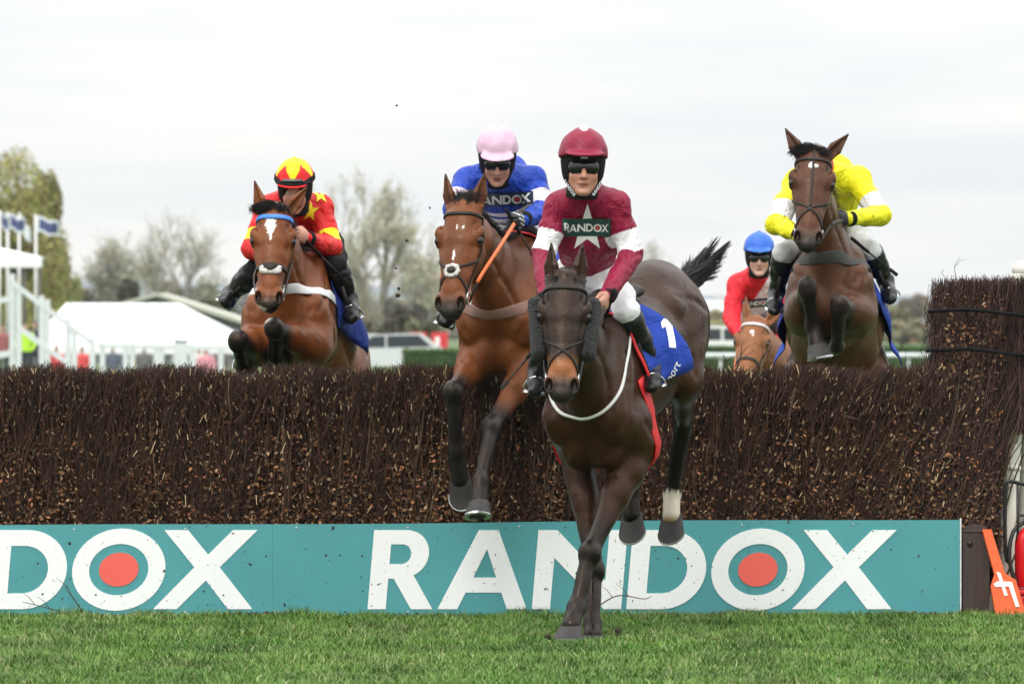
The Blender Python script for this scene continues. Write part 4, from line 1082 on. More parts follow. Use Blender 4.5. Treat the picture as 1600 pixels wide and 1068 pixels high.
sp_l = ((40, V3(.45, .75, .05), 'spectator in a yellow hi-vis jacket by the white steps', 150, 0), (54, V3(.03, .035, .05), 'spectator in dark coat right of the hi-vis jacket', 152, 0), (4, V3(.30, .10, .10), 'spectator in dull red at the left picture edge', 148, 0),
        (88, V3(.55, .06, .07), 'spectator sitting in bright red below the marquee roof', 160, 1), (128, V3(.60, .08, .08), 'spectator sitting in red right of the stepped handrail', 162, 1), (176, V3(.10, .12, .16), 'spectator sitting in navy behind the rails', 160, 1),
        (225, V3(.14, .14, .14), 'spectator sitting in grey behind the rails', 163, 1), (322, V3(.60, .28, .32), 'spectator sitting in pink right of the white pedestal', 160, 1), (345, V3(.14, .13, .13), 'spectator sitting in charcoal nearest the red jockey\'s boot', 161, 1), (311, V3(.55, .55, .5), 'spectator sitting in cream just right of the white pedestal', 166, 1))
for i, (px, cc, lb, Y, st) in enumerate(sp_l): spectator(px, Y, cc, V3(.04, .045, .06), lb, 200 + i, bool(st))

# thin spring haze over the plain
hz_v, hz_f = g_box((-1300, -45, -1.2), (1300, 5200, 46))
M_haze = bpy.data.materials.new('haze_air'); M_haze.use_nodes = True
hn = M_haze.node_tree.nodes; hn.clear()
ho_ = hn.new('ShaderNodeOutputMaterial'); hv_ = hn.new('ShaderNodeVolumePrincipled')
hv_.inputs['Color'].default_value = (.92, .96, 1.0, 1); hv_.inputs['Density'].default_value = HAZE; hv_.inputs['Anisotropy'].default_value = .2
M_haze.node_tree.links.new(hv_.outputs[0], ho_.inputs['Volume'])
if HAZE: tag(mk('haze', hz_v, hz_f, M_haze, smooth=False), 'thin pale haze over the whole racecourse plain', 'haze', kind='stuff')
# ------------------------------------------------------------------ horses
M_leather = mat('dark_leather', (0.022, 0.017, 0.014), 0.5, 0.25, 30, 0.15, 250, spec=.25)
M_steel = mat('steel', (0.55, 0.56, 0.57), 0.28, 0.1, 30, metal=1.0)
M_hoof = mat('hoof_horn', (0.026, 0.023, 0.021), 0.6, 0.35, 40, 0.3, 60, stretch=(1, 1, 4))
M_eye = mat('wet_eye', (0.008, 0.005, 0.004), 0.06, 0.1)
M_hair = mat('black_hair', (0.010, 0.008, 0.0075), 0.5, 0.3, 60, spec=.25)
M_fleece = mat('white_fleece', (0.72, 0.70, 0.66), 0.95, 0.12, 60, 0.9, 140, bdist=0.02)
M_blackfleece = mat('black_fleece', (0.010, 0.010, 0.011), 0.95, 0.3, 60, 1.0, 160, bdist=0.02, sheen=0.15)

def coat_mat(name, rough=0.42):
    """short horse hair: own colour from the mesh, fine lie of the hair, faint veins and sweat sheen"""
    m = mat(name, rough=rough, var=0.26, scale=11, attr=True, bump=0.22, bscale=55, bdist=0.012, spec=0.30, stretch=(1, 1, 0.5), detail=8)
    nt = m.node_tree; n = nt.nodes; l = nt.links; b = n['Principled BSDF']
    no = n.new('ShaderNodeTexNoise'); no.inputs['Scale'].default_value = 5.0; no.inputs['Detail'].default_value = 4
    tc = [q for q in n if q.type == 'TEX_COORD'][0]; l.new(tc.outputs['Object'], no.inputs['Vector'])
    mr = n.new('ShaderNodeMapRange'); mr.inputs['From Min'].default_value = .3; mr.inputs['From Max'].default_value = .7
    mr.inputs['To Min'].default_value = rough - 0.12; mr.inputs['To Max'].default_value = rough + 0.12
    l.new(no.outputs['Fac'], mr.inputs[0]); l.new(mr.outputs[0], b.inputs['Roughness'])
    b.inputs['Specular Tint'].default_value = (1.0, .80, .66, 1)
    n2 = n.new('ShaderNodeTexNoise'); n2.inputs['Scale'].default_value = 9.0; n2.inputs['Detail'].default_value = 5; n2.inputs['Roughness'].default_value = .6; n2.inputs['Distortion'].default_value = .5
    l.new(tc.outputs['Object'], n2.inputs['Vector'])
    b2 = n.new('ShaderNodeBump'); b2.inputs['Strength'].default_value = .25; b2.inputs['Distance'].default_value = .035
    b1 = [q for q in n if q.type == 'BUMP' and q != b2][0]
    l.new(n2.outputs['Fac'], b2.inputs['Height']); l.new(b1.outputs[0], b2.inputs['Normal']); l.new(b2.outputs[0], b.inputs['Normal'])
    return m

class Horse: pass

def make_horse(sp):
    H = Horse()
    psi, th = math.radians(sp['yaw']), math.radians(sp['pitch'])
    f = V3(-math.sin(psi) * math.cos(th), -math.cos(psi) * math.cos(th), math.sin(th))
    l = nrm(np.cross(V3(0, 0, 1), f)); u = np.cross(f, l)
    rl = math.radians(sp.get('roll', 0))
    l, u = l * math.cos(rl) + u * math.sin(rl), u * math.cos(rl) - l * math.sin(rl)
    W = sp['W']; A = np.array([f, l, u])
    T = lambda x, y, z: W + f * x + l * y + u * (z - 1.60)
    # head frame
    PO, MU = sp['poll'], sp['muzzle']
    a = nrm(MU - PO); n_ = sp['face']; n_ = nrm(n_ - a * np.dot(n_, a)); s_ = np.cross(-a, n_)
    hs = np.linalg.norm(MU - PO) / 0.615          # head scale
    HWD = sp.get('hw', 1.09)                     # head breadth
    HD = lambda x, y, z: PO + (a * x + s_ * y * HWD + n_ * z) * hs
    AH = np.array([a, s_, n_])
    H.T, H.HD, H.f, H.l, H.u, H.W, H.a, H.s, H.n, H.hs, H.A, H.AH, H.sp = T, HD, f, l, u, W, a, s_, n_, hs, A, AH, sp
    # neck line
    nb = T(0.10, 0, 1.27); ne = HD(0.07, 0, -0.135)
    nd = ne - nb
    ctrl = nb + nd * 0.5 + u * sp.get('arch', 0.06) * 1.0
    ts = np.linspace(0, 1, 6)
    NK = [(1 - t) ** 2 * nb + 2 * t * (1 - t) * ctrl + t * t * ne for t in ts]
    NW = [(.165, .30), (.125, .25), (.100, .205), (.088, .17), (.080, .14), (.072, .118)]
    H.NK = NK
    lat = l * 0.6 + s_ * 0.4
    legs = {}
    for key in ('fl', 'fr'):
        sg = 1 if key == 'fl' else -1
        q = sp[key]
        legs[key] = [T(q.get('ex', .02), sg * q.get('ey', .165), q.get('ez', .95)), q['knee'], q['fet'], q['hoof']]
    for key in ('hl', 'hr'):
        sg = 1 if key == 'hl' else -1
        q = sp.get(key, {})
        st = T(*q['stl']) if 'stl' in q else T(-.70, sg * .20, 1.0)
        legs[key] = [T(-.93, sg * .13, 1.27), st, q.get('hock', T(-1.16, sg * .15, .62)), q.get('fet', T(-1.14, sg * .15, .26)), q.get('hoof', T(-1.06, sg * .15, .06))]
    H.legs = legs
    if sp.get('verbose'):
        for k2, L in legs.items(): print('LEG', sp['name'], k2, [round(float(np.linalg.norm(L[i + 1] - L[i])), 2) for i in range(len(L) - 1)])
        print('HEAD', round(hs, 2), 'NECK', round(float(np.linalg.norm(PO - W)), 2))

    def trunk(Fd):
        e, g = Fd.ell, Fd.seg
        g(T(.06, 0, 1.225), T(-.40, 0, 1.22), (.225, .33), (.285, .325), l, .05)
        g(T(-.40, 0, 1.22), T(-.80, 0, 1.27), (.285, .325), (.225, .25), l, .05)
        e(T(-.86, 0, 1.33), A, (.34, .245, .265), .07)
        for sg in (1, -1):
            e(T(-.97, sg * .125, 1.20), A, (.20, .145, .26), .05)       # haunch
            e(T(-.80, sg * .155, 1.16), A, (.19, .105, .23), .06)
            e(T(-1.10, sg * .075, 1.18), A, (.10, .085, .20), .06)      # buttock
            e(T(-.70, sg * .17, 1.42), A, (.07, .06, .06), .07)         # point of hip
            g(T(-.04, sg * .09, 1.50), T(.25, sg * .150, 1.16), (.085, .12), (.10, .115), l, .03)   # shoulder blade
            e(T(.285, sg * .140, 1.12), A, (.085, .085, .11), .022)      # point of shoulder
            e(T(.05, sg * .170, 1.08), A, (.15, .10, .17), .025)         # triceps
            e(T(.240, sg * .085, .985), A, (.115, .080, .125), .014)    # pectoral
        e(T(-.02, 0, 1.47), A, (.30, .085, .145), .08)                  # withers
        e(T(.10, 0, .96), A, (.20, .12, .11), .07)                      # breast bone
        g(T(.42, 0, 1.10), T(.36, 0, .90), .016, .016, None, .03, 'sub')   # groove between the pectorals
        e(T(-1.13, 0, 1.34), A, (.10, .07, .08), .06)                   # dock
        Fd.chain(NK, NW, lat, .05)
        g(T(.18, 0, 1.12), NK[2] - u * .05, (.14, .16), (.075, .10), lat, .08)  # throat of the neck into the chest
        # legs
        for key in ('fl', 'fr'):
            E, K, Fe, Ho = legs[key]
            sg = 1 if key == 'fl' else -1
            sh = T(.16, sg * .15, 1.08)
            g(sh, E, .12, .105, None, .06)
            d = nrm(K - E); L = np.linalg.norm(K - E)
            g(E - d * .05, E + d * L * .45, (.085, .112), (.070, .080), l, .05)
            g(E + d * L * .4, K, (.064, .072), .044, l, .04)
            e(E + d * L * .22 + l * sg * .02, A, (.075, .07, .09), .05)
            e(K, A, (.062, .060, .070), .022)
            c = nrm(Fe - K)
            g(K, Fe, (.041, .047), (.035, .039), l, .018); e(K + f * .018 - nrm(Fe - K) * .012, A, (.045, .050, .045), .015)
            g(K + c * .06, Fe - c * .02, (.031, .042), (.031, .044), l, .02)
            e(Fe, A, (.050, .047, .052), .02)
            g(Fe, Fe + (Ho - Fe) * .62, (.040, .042), (.050, .052), l, .02)
        for key in ('hl', 'hr'):
            Hp, St, Hk, Fe, Ho = legs[key]
            g(Hp, St, (.135, .185), (.10, .135), l, .08)
            e(St, A, (.085, .075, .10), .05)
            g(St, Hk, (.085, .115), (.044, .055), l, .06)
            e(Hk, A, (.06, .05, .065), .022)
            c = nrm(Fe - Hk)
            g(Hk, Fe, (.050, .058), (.038, .043), l, .02)
            g(Hk + nrm(Hk - St) * .03, Hk - c * .05, .036, .022, None, .03)   # point of hock
            e(Fe, A, (.050, .048, .053), .02)
            g(Fe, Fe + (Ho - Fe) * .62, (.041, .043), (.050, .052), l, .02)

    def head(Fd, ear=True):
        def e(c_, R_, r_, k=.03, op='add'): Fd.ell(c_, R_, np.array(r_) * V3(1, HWD, 1), k, op)
        def g(p_, q_, ra, rb, side=None, k=.03, op='add'):
            if side is s_: ra = np.array(ra) * V3(HWD, 1, 1)[:2]; rb = np.array(rb) * V3(HWD, 1, 1)[:2]
            Fd.seg(p_, q_, ra, rb, side, k, op)
        S = lambda q: np.array(q, float) * hs
        st = [(0.00, -.075, .064, .075), (.09, -.078, .086, .085), (.19, -.078, .098, .088), (.29, -.072, .084, .080),
              (.39, -.056, .067, .064), (.48, -.046, .061, .054), (.545, -.046, .062, .049), (.585, -.052, .053, .043)]
        for i in range(len(st) - 1):
            p, q = st[i], st[i + 1]
            g(HD(p[0], 0, p[1]), HD(q[0], 0, q[1]), S(p[2:]), S(q[2:]), s_, .014)
        g(HD(.06, 0, -.022), HD(.20, 0, -.018), S((.066, .030)), S((.070, .030)), s_, .03)     # flat forehead
        g(HD(.20, 0, -.018), HD(.46, 0, -.012), S((.060, .030)), S((.034, .020)), s_, .03)     # nose bone
        for sg in (1, -1):
            e(HD(.20, sg * .052, -.165), AH, S((.125, .032, .085)), .03)            # cheek
            g(HD(.20, sg * .05, -.20), HD(.42, sg * .030, -.115), S(.03), S(.026), None, .035)
            e(HD(.152, sg * .096, -.038), AH, S((.046, .028, .030)), .022)          # brow
            e(HD(.192, sg * .102, -.052), AH, S((.037, .019, .030)), .014)          # eyelid bulge
            g(HD(.245, sg * .085, -.062), HD(.40, sg * .056, -.055), S(.017), S(.010), None, .02)  # facial crest
            e(HD(.112, sg * .082, -.018), AH, S((.024, .014, .013)), .02, 'sub')   # hollow above the eye
            e(HD(.545, sg * .050, -.020), AH, S((.052, .028, .034)), .014)          # nostril wing
            e(HD(.05, sg * .055, -.075), AH, S((.05, .03, .05)), .03)
        e(HD(.588, 0, -.035), AH, S((.034, .046, .036)), .018)                      # upper lip
        e(HD(.575, 0, -.094), AH, S((.044, .036, .026)), .016)                      # lower lip
        g(HD(.40, 0, -.11), HD(.56, 0, -.092), S((.034, .028)), S((.034, .026)), s_, .02)
        for sg in (1, -1):
            e(HD(.560, sg * .056, .004), AH, S((.034, .0165, .026)), .006, 'sub')  # nostril
            e(HD(.194, sg * .120, -.034), AH, S((.022, .013, .017)), .004, 'sub')   # eye opening
        g(HD(.600, -.06, -.072), HD(.600, .06, -.072), S(.0045), S(.0045), None, .004, 'sub')   # mouth
        for sg in (1, -1):
            g(HD(.600, sg * .04, -.072), HD(.50, sg * .054, -.078), S(.0045), S(.0035), None, .004, 'sub')
        if ear:
            ea = sp.get('ears', ((-.9, .35, .25), (-.9, .35, .25)))
            H.ear = {}
            for sg, ed in ((1, ea[0]), (-1, ea[1])):
                d = nrm(a * ed[0] + s_ * sg * ed[1] + n_ * ed[2])
                b0 = HD(.012, sg * .062, -.060); Le = .205 * hs * sp.get('earlen', 1.0)
                out = nrm(n_ * .8 + s_ * sg * .6); out = nrm(out - d * out.dot(d)); sd2 = np.cross(d, out)
                g(b0, b0 + d * Le * .42, S((.031, .028)), S((.041, .024)), sd2, .018)
                g(b0 + d * Le * .42, b0 + d * Le * .97, S((.041, .024)), S((.006, .006)), sd2, .006)
                g(b0 + d * Le * .22 + out * .021, b0 + d * Le * .80 + out * .012, S((.025, .019)), S((.008, .010)), sd2, .008, 'sub')
                H.ear[sg] = (b0, d, out, Le)

    pts = np.array([T(.45, .35, .8), T(-1.35, -.35, 1.7), T(-1.35, .35, .8), T(.45, -.35, 1.7)] + NK + [q for L in legs.values() for q in L])
    lo, hi = pts.min(0) - .16, pts.max(0) + .16
    FB = Field(lo, hi, sp.get('h', .0125)); trunk(FB); FB.ripple(.0030, 17)
    v0, q0 = FB.mesh(); b0_ = bvh_of(v0, q0)
    GR = []                                     # furrows between the muscles, laid on the surface
    for sg in (1, -1):
        for path, rr in (([(-.12, .4, 1.50), (-.05, .42, 1.32), (-.02, .42, 1.16), (.0, .4, 1.0)], .013), ([(.06, .30, 1.52), (.20, .34, 1.36), (.31, .32, 1.24), (.38, .26, 1.12)], .013),
                ([(.20, .42, 1.10), (.10, .42, 1.01), (-.02, .42, .98)], .011), ([(-.56, .42, 1.36), (-.60, .45, 1.20), (-.60, .45, 1.06)], .013), ([(-1.08, .35, 1.42), (-1.03, .42, 1.24), (-1.0, .42, 1.06), (-.98, .42, .92)], .012),
                ([(-.70, .28, 1.55), (-.86, .36, 1.42), (-1.0, .40, 1.30)], .010), ([(.46, .22, 1.14), (.46, .17, 1.05), (.44, .15, .95)], .010), ([(-.20, .45, 1.08), (-.34, .45, 1.02), (-.48, .45, 1.0)], .008)):
            pp = catmull([T(x, sg * y, z) for x, y, z in path], 4)
            ps, ns = on_surface(b0_, pp, .004); GR.append((ps, rr))
        jug = [T(.34, sg * .16, 1.20), NK[2] - u * .12 + l * sg * .09, NK[4] - u * .08 + s_ * sg * .08]
        ps, ns = on_surface(b0_, catmull(jug, 5), .004); GR.append((ps, .011))
    def grooves(Fd):
        for ps, rr in GR:
            for i in range(len(ps) - 1):
                k0 = rr * (.45 + .55 * math.sin(math.pi * (i + .5) / (len(ps) - 1)))
                Fd.seg(ps[i], ps[i + 1], k0, k0, None, .022, 'sub')
    grooves(FB); head(FB, False)
    vb, qb = FB.mesh(); vb = smooth_mesh(vb, qb, 1, .4)
    hp = np.array([HD(-.22, 0, .1), HD(.66, 0, 0), HD(.2, .2, -.1), HD(.2, -.2, -.1), HD(.2, 0, -.33), NK[-2], HD(-.18, .16, 0), HD(-.18, -.16, 0)])
    FH = Field(hp.min(0) - .05, hp.max(0) + .05, sp.get('hh', .0062)); trunk(FH); FH.ripple(.0030, 17); grooves(FH); head(FH, True)
    vh, qh = FH.mesh(); vh = smooth_mesh(vh, qh, 1, .3)
    cut = NK[-1] + (NK[-2] - NK[-1]) * 0.55; cd = nrm(NK[-1] - NK[-3])
    kb = (((vb[qb].mean(1) - cut) @ cd) < .012)
    kh = (((vh[qh].mean(1) - cut) @ cd) > -.012) & (np.abs(vh[qh].mean(1) - (FH.lo + FH.h * FH.n / 2)) < FH.h * (FH.n / 2 - 2)).all(1)
    v = np.concatenate([vb, vh]); q = np.concatenate([qb[kb], qh[kh] + len(vb)])
    used = np.zeros(len(v), bool); used[q.ravel()] = True
    remap = np.cumsum(used) - 1; v = v[used]; q = remap[q]
    H.v, H.q = v, q
    H.bvh = bvh_of(v, q)
    # coat colour: points (legs, muzzle, ear rims, mane line) darker as bays are
    cb, cd_, cp = (np.array(c, float) for c in sp['coat'])        # body, dark body, points
    nz = np.sin(v @ V3(7, 3, 5) + 2 * np.sin(v @ V3(2, 6, 3))) * .5 + .5
    loc = (v - W) @ A.T                                           # trunk coordinates
    topk = sstep(-.35, .05, loc[:, 2]) * sp.get('topdark', .6)
    mixd = np.clip(topk + .25 * (nz - .5), 0, 1)[:, None]
    c = cb * (1 - mixd) + cd_ * mixd
    hl = (v - PO) @ AH.T / hs; hl[:, 1] /= HWD                    # head coordinates
    onhead = (hl[:, 0] > -.02) & (np.abs(hl[:, 1]) < .2) & (hl[:, 2] > -.3) & (hl[:, 2] < .15) & (hl[:, 0] < .7)
    hcol = np.array(sp.get('headcol', cb), float)
    c[onhead] = hcol
    fd = sstep(.03, .0, np.abs(hl[:, 1]) - .03) * sstep(.10, .2, hl[:, 0]) * (1 - sstep(.36, .44, hl[:, 0])) * onhead * sp.get('facedark', .45)
    c = c * (1 - fd[:, None]) + cd_ * fd[:, None]
    mz = sstep(sp.get('mz0', .46), sp.get('mz0', .46) + .10, hl[:, 0] + .3 * np.maximum(-hl[:, 2] - .05, 0) + .010 * (nz - .5)) * onhead
    tan = sstep(.38, .46, hl[:, 0]) * (1 - mz) * onhead * sp.get('tanamt', 0)
    c = c * (1 - tan[:, None]) + np.array(sp.get('tan', cb)) * tan[:, None]
    c = c * (1 - mz[:, None]) + np.array([.022, .019, .018]) * mz[:, None]
    for sg in (1, -1):                                            # around the eyes, inside nostrils, ear rims
        de = np.linalg.norm((hl - V3(.192, sg * .118, -.046)) / V3(.034, .03, .028), axis=1)
        w = (1 - sstep(.8, 1.5, de))[:, None]; c = c * (1 - w * .75) + cp * w * .75
        dn = np.linalg.norm((hl - V3(.560, sg * .056, .000)) / V3(.034, .0175, .026), axis=1)
        w = (1 - sstep(.8, 1.15, dn))[:, None]; c = c * (1 - w) + V3(.006, .004, .004) * w
        b0, d, out, Le = H.ear[sg]
        te, dd = seg_t(v, b0, b0 + d * Le)
        w = (sstep(.72, 1.0, te) * (dd < .05))[:, None]; c = c * (1 - w) + cp * w
    lk = np.zeros(len(v))
    for key, L in legs.items():
        if key[0] == 'f':
            segs = [(L[0], L[1], lambda t: sstep(sp.get('fk', .72), sp.get('fk', .72) + .25, t)), (L[1], L[2], lambda t: np.ones_like(t)), (L[2], L[3], lambda t: np.ones_like(t))]
        else:
            segs = [(L[1], L[2], lambda t: sstep(.75, 1.0, t)), (L[2], L[3], lambda t: np.ones_like(t)), (L[3], L[4], lambda t: np.ones_like(t))]
        for (p0, p1, fn) in segs:
            t, dd = seg_t(v, p0, p1)
            lk = np.maximum(lk, fn(t) * (1 - sstep(.07, .10, dd)))
    c = c * (1 - lk[:, None]) + cp * lk[:, None]
    for (key, t0) in sp.get('socks', ()):
        L = legs[key]; t, dd = seg_t(v, L[-2] + (L[-3] - L[-2]) * t0, L[-1])
        w = (sstep(.0, .10, t + .05 * np.sin(v[:, 0] * 220)) * (dd < .08) * (t > 0))[:, None]
        far = sstep(.55, .8, t)[:, None] * w
        c = c * (1 - w) + V3(.62, .55, .46) * w; c = c * (1 - far) + V3(.33, .20, .11) * far
    if 'blaze' in sp:
        for (x0, y0, rx, ry) in sp['blaze']:
            r = np.sqrt(((hl[:, 0] - x0) / rx) ** 2 + ((hl[:, 1] - y0) / ry) ** 2) + .16 * np.sin(hl[:, 0] * 160 + hl[:, 1] * 310)
            w = ((1 - sstep(.85, 1.08, r)) * onhead * (hl[:, 2] > -.05))[:, None]
            c = c * (1 - w) + V3(.72, .69, .65) * w
    if sp.get('snip'):
        r = np.sqrt(((hl[:, 0] - .60) / .03) ** 2 + ((hl[:, 1] + .025) / .03) ** 2)
        w = ((1 - sstep(.8, 1.1, r)) * onhead * (hl[:, 2] < -.02))[:, None]; c = c * (1 - w) + V3(.5, .42, .38) * w
    base = V3(W[0], W[1], 0) if sp.get('ground', True) else V3(W[0], W[1], 0)
    root = thing('racehorse', base, sp['label'], 'horse', 'racehorses jumping the fence')
    H.root = root
    H.body = mk('body', v, q, coat_mat('coat_' + sp['name'], sp.get('rough', .42)), root, c)
    for sg in (1, -1):
        ey = g_ellipsoid(HD(.193, sg * .1055, -.037), AH, np.array((.0245, .0165, .0195)) * hs, 16, 10)
        mk('eye', *ey, M_eye, root)
    # hooves with steel shoes
    for key, L in legs.items():
        Fe, Ho = L[-2], L[-1]
        hd = nrm(Ho - Fe)
        fw = f - hd * f.dot(hd); fw = nrm(fw)
        if key in sp.get('grounded', ()):
            dn = V3(0, 0, -1); fw = nrm(f * V3(1, 1, 0))
        else:
            fx = sp.get('flex', {}).get(key, .16); dn = nrm(hd * (1 - fx * .45) - fw * fx); fw = nrm(f - dn * f.dot(dn))
        sw = np.cross(dn, fw)
        cor = Fe + (Ho - Fe) * .62; bot = Ho
        axis = bot - cor
        rings = []
        for (t, rx, ry, sh) in ((-.12, .048, .050, 0), (.0, .058, .058, .0), (.5, .066, .067, .006), (1.0, .075, .078, .014)):
            cc = cor + axis * t + fw * sh
            for j in range(18):
                an = 2 * np.pi * j / 18
                ry2 = ry if math.cos(an) > 0 else ry * .78
                rings.append(cc + sw * rx * math.sin(an) + fw * ry2 * math.cos(an) + (dn * .012 * math.cos(an) * 0 if t < 1 else 0))
        rings = np.array(rings)
        # flatten the sole
        solec = rings[54:72].mean(0)
        for j in range(54, 72): rings[j] -= dn * ((rings[j] - solec) @ dn)
        fc = [(i * 18 + j, i * 18 + (j + 1) % 18, (i + 1) * 18 + (j + 1) % 18, (i + 1) * 18 + j) for i in range(3) for j in range(18)] + [tuple(range(71, 53, -1)), tuple(range(18))]
        ho = mk('hoof', rings, fc, M_hoof, root)
        sp_ = []
        for j in range(18):
            pnt = rings[54 + j]; i_ = solec + (pnt - solec) * .66; o_ = solec + (pnt - solec) * 1.03
            sp_ += [o_ + dn * .001, o_ + dn * .011, i_ + dn * .011, i_ + dn * .001]
        ks = [j for j in range(18) if j not in (8, 9)]
        fs = []
        for j in range(18):
            if j in (8, 9): continue
            j2 = (j + 1) % 18
            for m_ in range(4): fs.append((j * 4 + m_, j2 * 4 + m_, j2 * 4 + (m_ + 1) % 4, j * 4 + (m_ + 1) % 4))
        mk('horseshoe', np.array(sp_), fs, M_steel, ho, smooth=False)
    # hair
    rs = np.random.default_rng(sp.get('seed', 1))
    nf = sp.get('forelock', 500)
    if nf:
        sx, sl = sp.get('fl_side', 0.0), sp.get('fl_len', .15)
        N = nf; S = 7
        t0 = rs.uniform(-1, 1, N); dl = rs.uniform(.45, 1.1, N) * sl
        roots = np.array([HD(-.015 + .025 * abs(q) + rs.normal(0, .008), q * sp.get('fl_w', .045), -.035 + rs.normal(0, .012)) for q in t0])
        lift = sp.get('fl_lift', .35)
        d0 = np.array([nrm(-a * lift + n_ * rs.uniform(.2, .7) + s_ * (sx * .7 + .25 * q + rs.normal(0, .15))) for q in t0])
        d1 = np.array([nrm(a * (1.15 - lift) - n_ * .10 + s_ * (sx * 1.2 + .15 * q + rs.normal(0, .22))) for q in t0])
        pp = np.zeros((N, S, 3)); pp[:, 0] = roots
        for i in range(1, S):
            w = (i / (S - 1)) ** .8
            dd = d0 * (1 - w) + d1 * w; dd /= np.linalg.norm(dd, axis=1)[:, None]
            pp[:, i] = pp[:, i - 1] + dd * (dl / (S - 1))[:, None]
        vv, qq = g_strands(pp, np.linspace(.0024, .0008, S)[None] * rs.uniform(.7, 1.4, N)[:, None])
        mk('forelock', vv, qq, M_hair, root)
    nm = sp.get('mane', 900)
    if nm:
        N, S = nm, 5
        tt = rs.uniform(0.0, 1, N)
        cr = catmull([T(-.03, 0, 1.60)] + [NK[i] for i in range(1, 6)], 6)
        up_ = np.linspace(.0, 1, len(cr))
        nx = np.array([nrm(u * .8 - (NK[5] - NK[0]) * .35) for _ in cr])
        idx = np.clip((tt * (len(cr) - 1)).astype(int), 0, len(cr) - 2); fr = (tt * (len(cr) - 1) - idx)[:, None]
        c0 = cr[idx] * (1 - fr) + cr[idx + 1] * fr
        rt = []
        for i in range(N):
            h_ = H.bvh.ray_cast(Vector(tuple(c0[i] + nx[0] * .5)), Vector(tuple(-nx[0])), .6)
            rt.append(np.array(h_[0]) if h_[0] is not None else c0[i])
        rt = np.array(rt) + l * rs.normal(0, .012, N)[:, None]
        sd_ = sp.get('mane_side', 1)
        d0 = nx[0] * 0.8 + l * (sd_ * rs.uniform(.1, .6, N))[:, None] + rs.normal(0, .15, (N, 3)) - f * sp.get('wind', .3)
        d1 = -u * .35 + l * (sd_ * rs.uniform(.5, 1.0, N))[:, None] - f * sp.get('wind', .3) + rs.normal(0, .15, (N, 3))
        ln = rs.uniform(.05, .13, N) * sp.get('mane_len', 1)
        pp = np.zeros((N, S, 3)); pp[:, 0] = rt
        for i in range(1, S):
            w = i / (S - 1); dd = d0 * (1 - w) + d1 * w; dd /= np.linalg.norm(dd, axis=1)[:, None]
            pp[:, i] = pp[:, i - 1] + dd * (ln / (S - 1))[:, None]
        vv, qq = g_strands(pp, np.linspace(.003, .0008, S)[None] * rs.uniform(.7, 1.3, N)[:, None])
        mk('mane', vv, qq, M_hair, root)
    # tail
    N, S = sp.get('tail_n', 700), 12
    dock = T(-1.20, 0, 1.33)
    path = sp.get('tail') or [dock, T(-1.36, 0, 1.36), T(-1.52, 0, 1.22), T(-1.60, 0, .98)]
    path = catmull([dock] + list(path[1:]), 6)
    ii = np.linspace(0, len(path) - 1, S).astype(int); cl = path[ii]
    _, Nn, Bb = frames(cl)
    ncl = 26; ccl = rs.normal(0, .75, (ncl, 2)); ccl /= np.maximum(np.linalg.norm(ccl, axis=1), 1)[:, None]; ci = rs.integers(0, ncl, N)
    off = rs.normal(0, 1, (N, 2)); off /= np.maximum(np.linalg.norm(off, axis=1), 1)[:, None]
    spread = (np.array([.030, .034, .042, .052, .060, .066, .070, .072, .074, .078, .084, .092]) * sp.get('tail_spread', 1))
    lenf = np.clip(rs.uniform(.55, 1.0, ncl)[ci] + rs.normal(0, .05, N), .4, 1.0)
    pp = np.zeros((N, S, 3))
    wob = (rs.normal(0, .009, (ncl, S, 3)).cumsum(1)[ci] + rs.normal(0, .0022, (N, S, 3)).cumsum(1)) * np.linspace(0, 1, S)[None, :, None]
    for i in range(S):
        x_ = lenf * i; i0 = np.clip(x_.astype(int), 0, S - 2); fr = (x_ - i0)[:, None]
        cc = cl[i0] * (1 - fr) + cl[i0 + 1] * fr; nn_ = Nn[i0] * (1 - fr) + Nn[i0 + 1] * fr; bb_ = Bb[i0] * (1 - fr) + Bb[i0 + 1] * fr
        kc = sstep(.25, .95, i / (S - 1)); o2 = off * (1 - kc) + (ccl[ci] + off * .22) * kc
        pp[:, i] = cc + spread[i] * (o2[:, :1] * nn_ + o2[:, 1:] * bb_) + wob[:, i]
    vv, qq = g_strands(pp, np.linspace(.0032, .0009, S)[None] * rs.uniform(.7, 1.5, N)[:, None])
    mk('tail', vv, qq, M_hair, root)
    return H

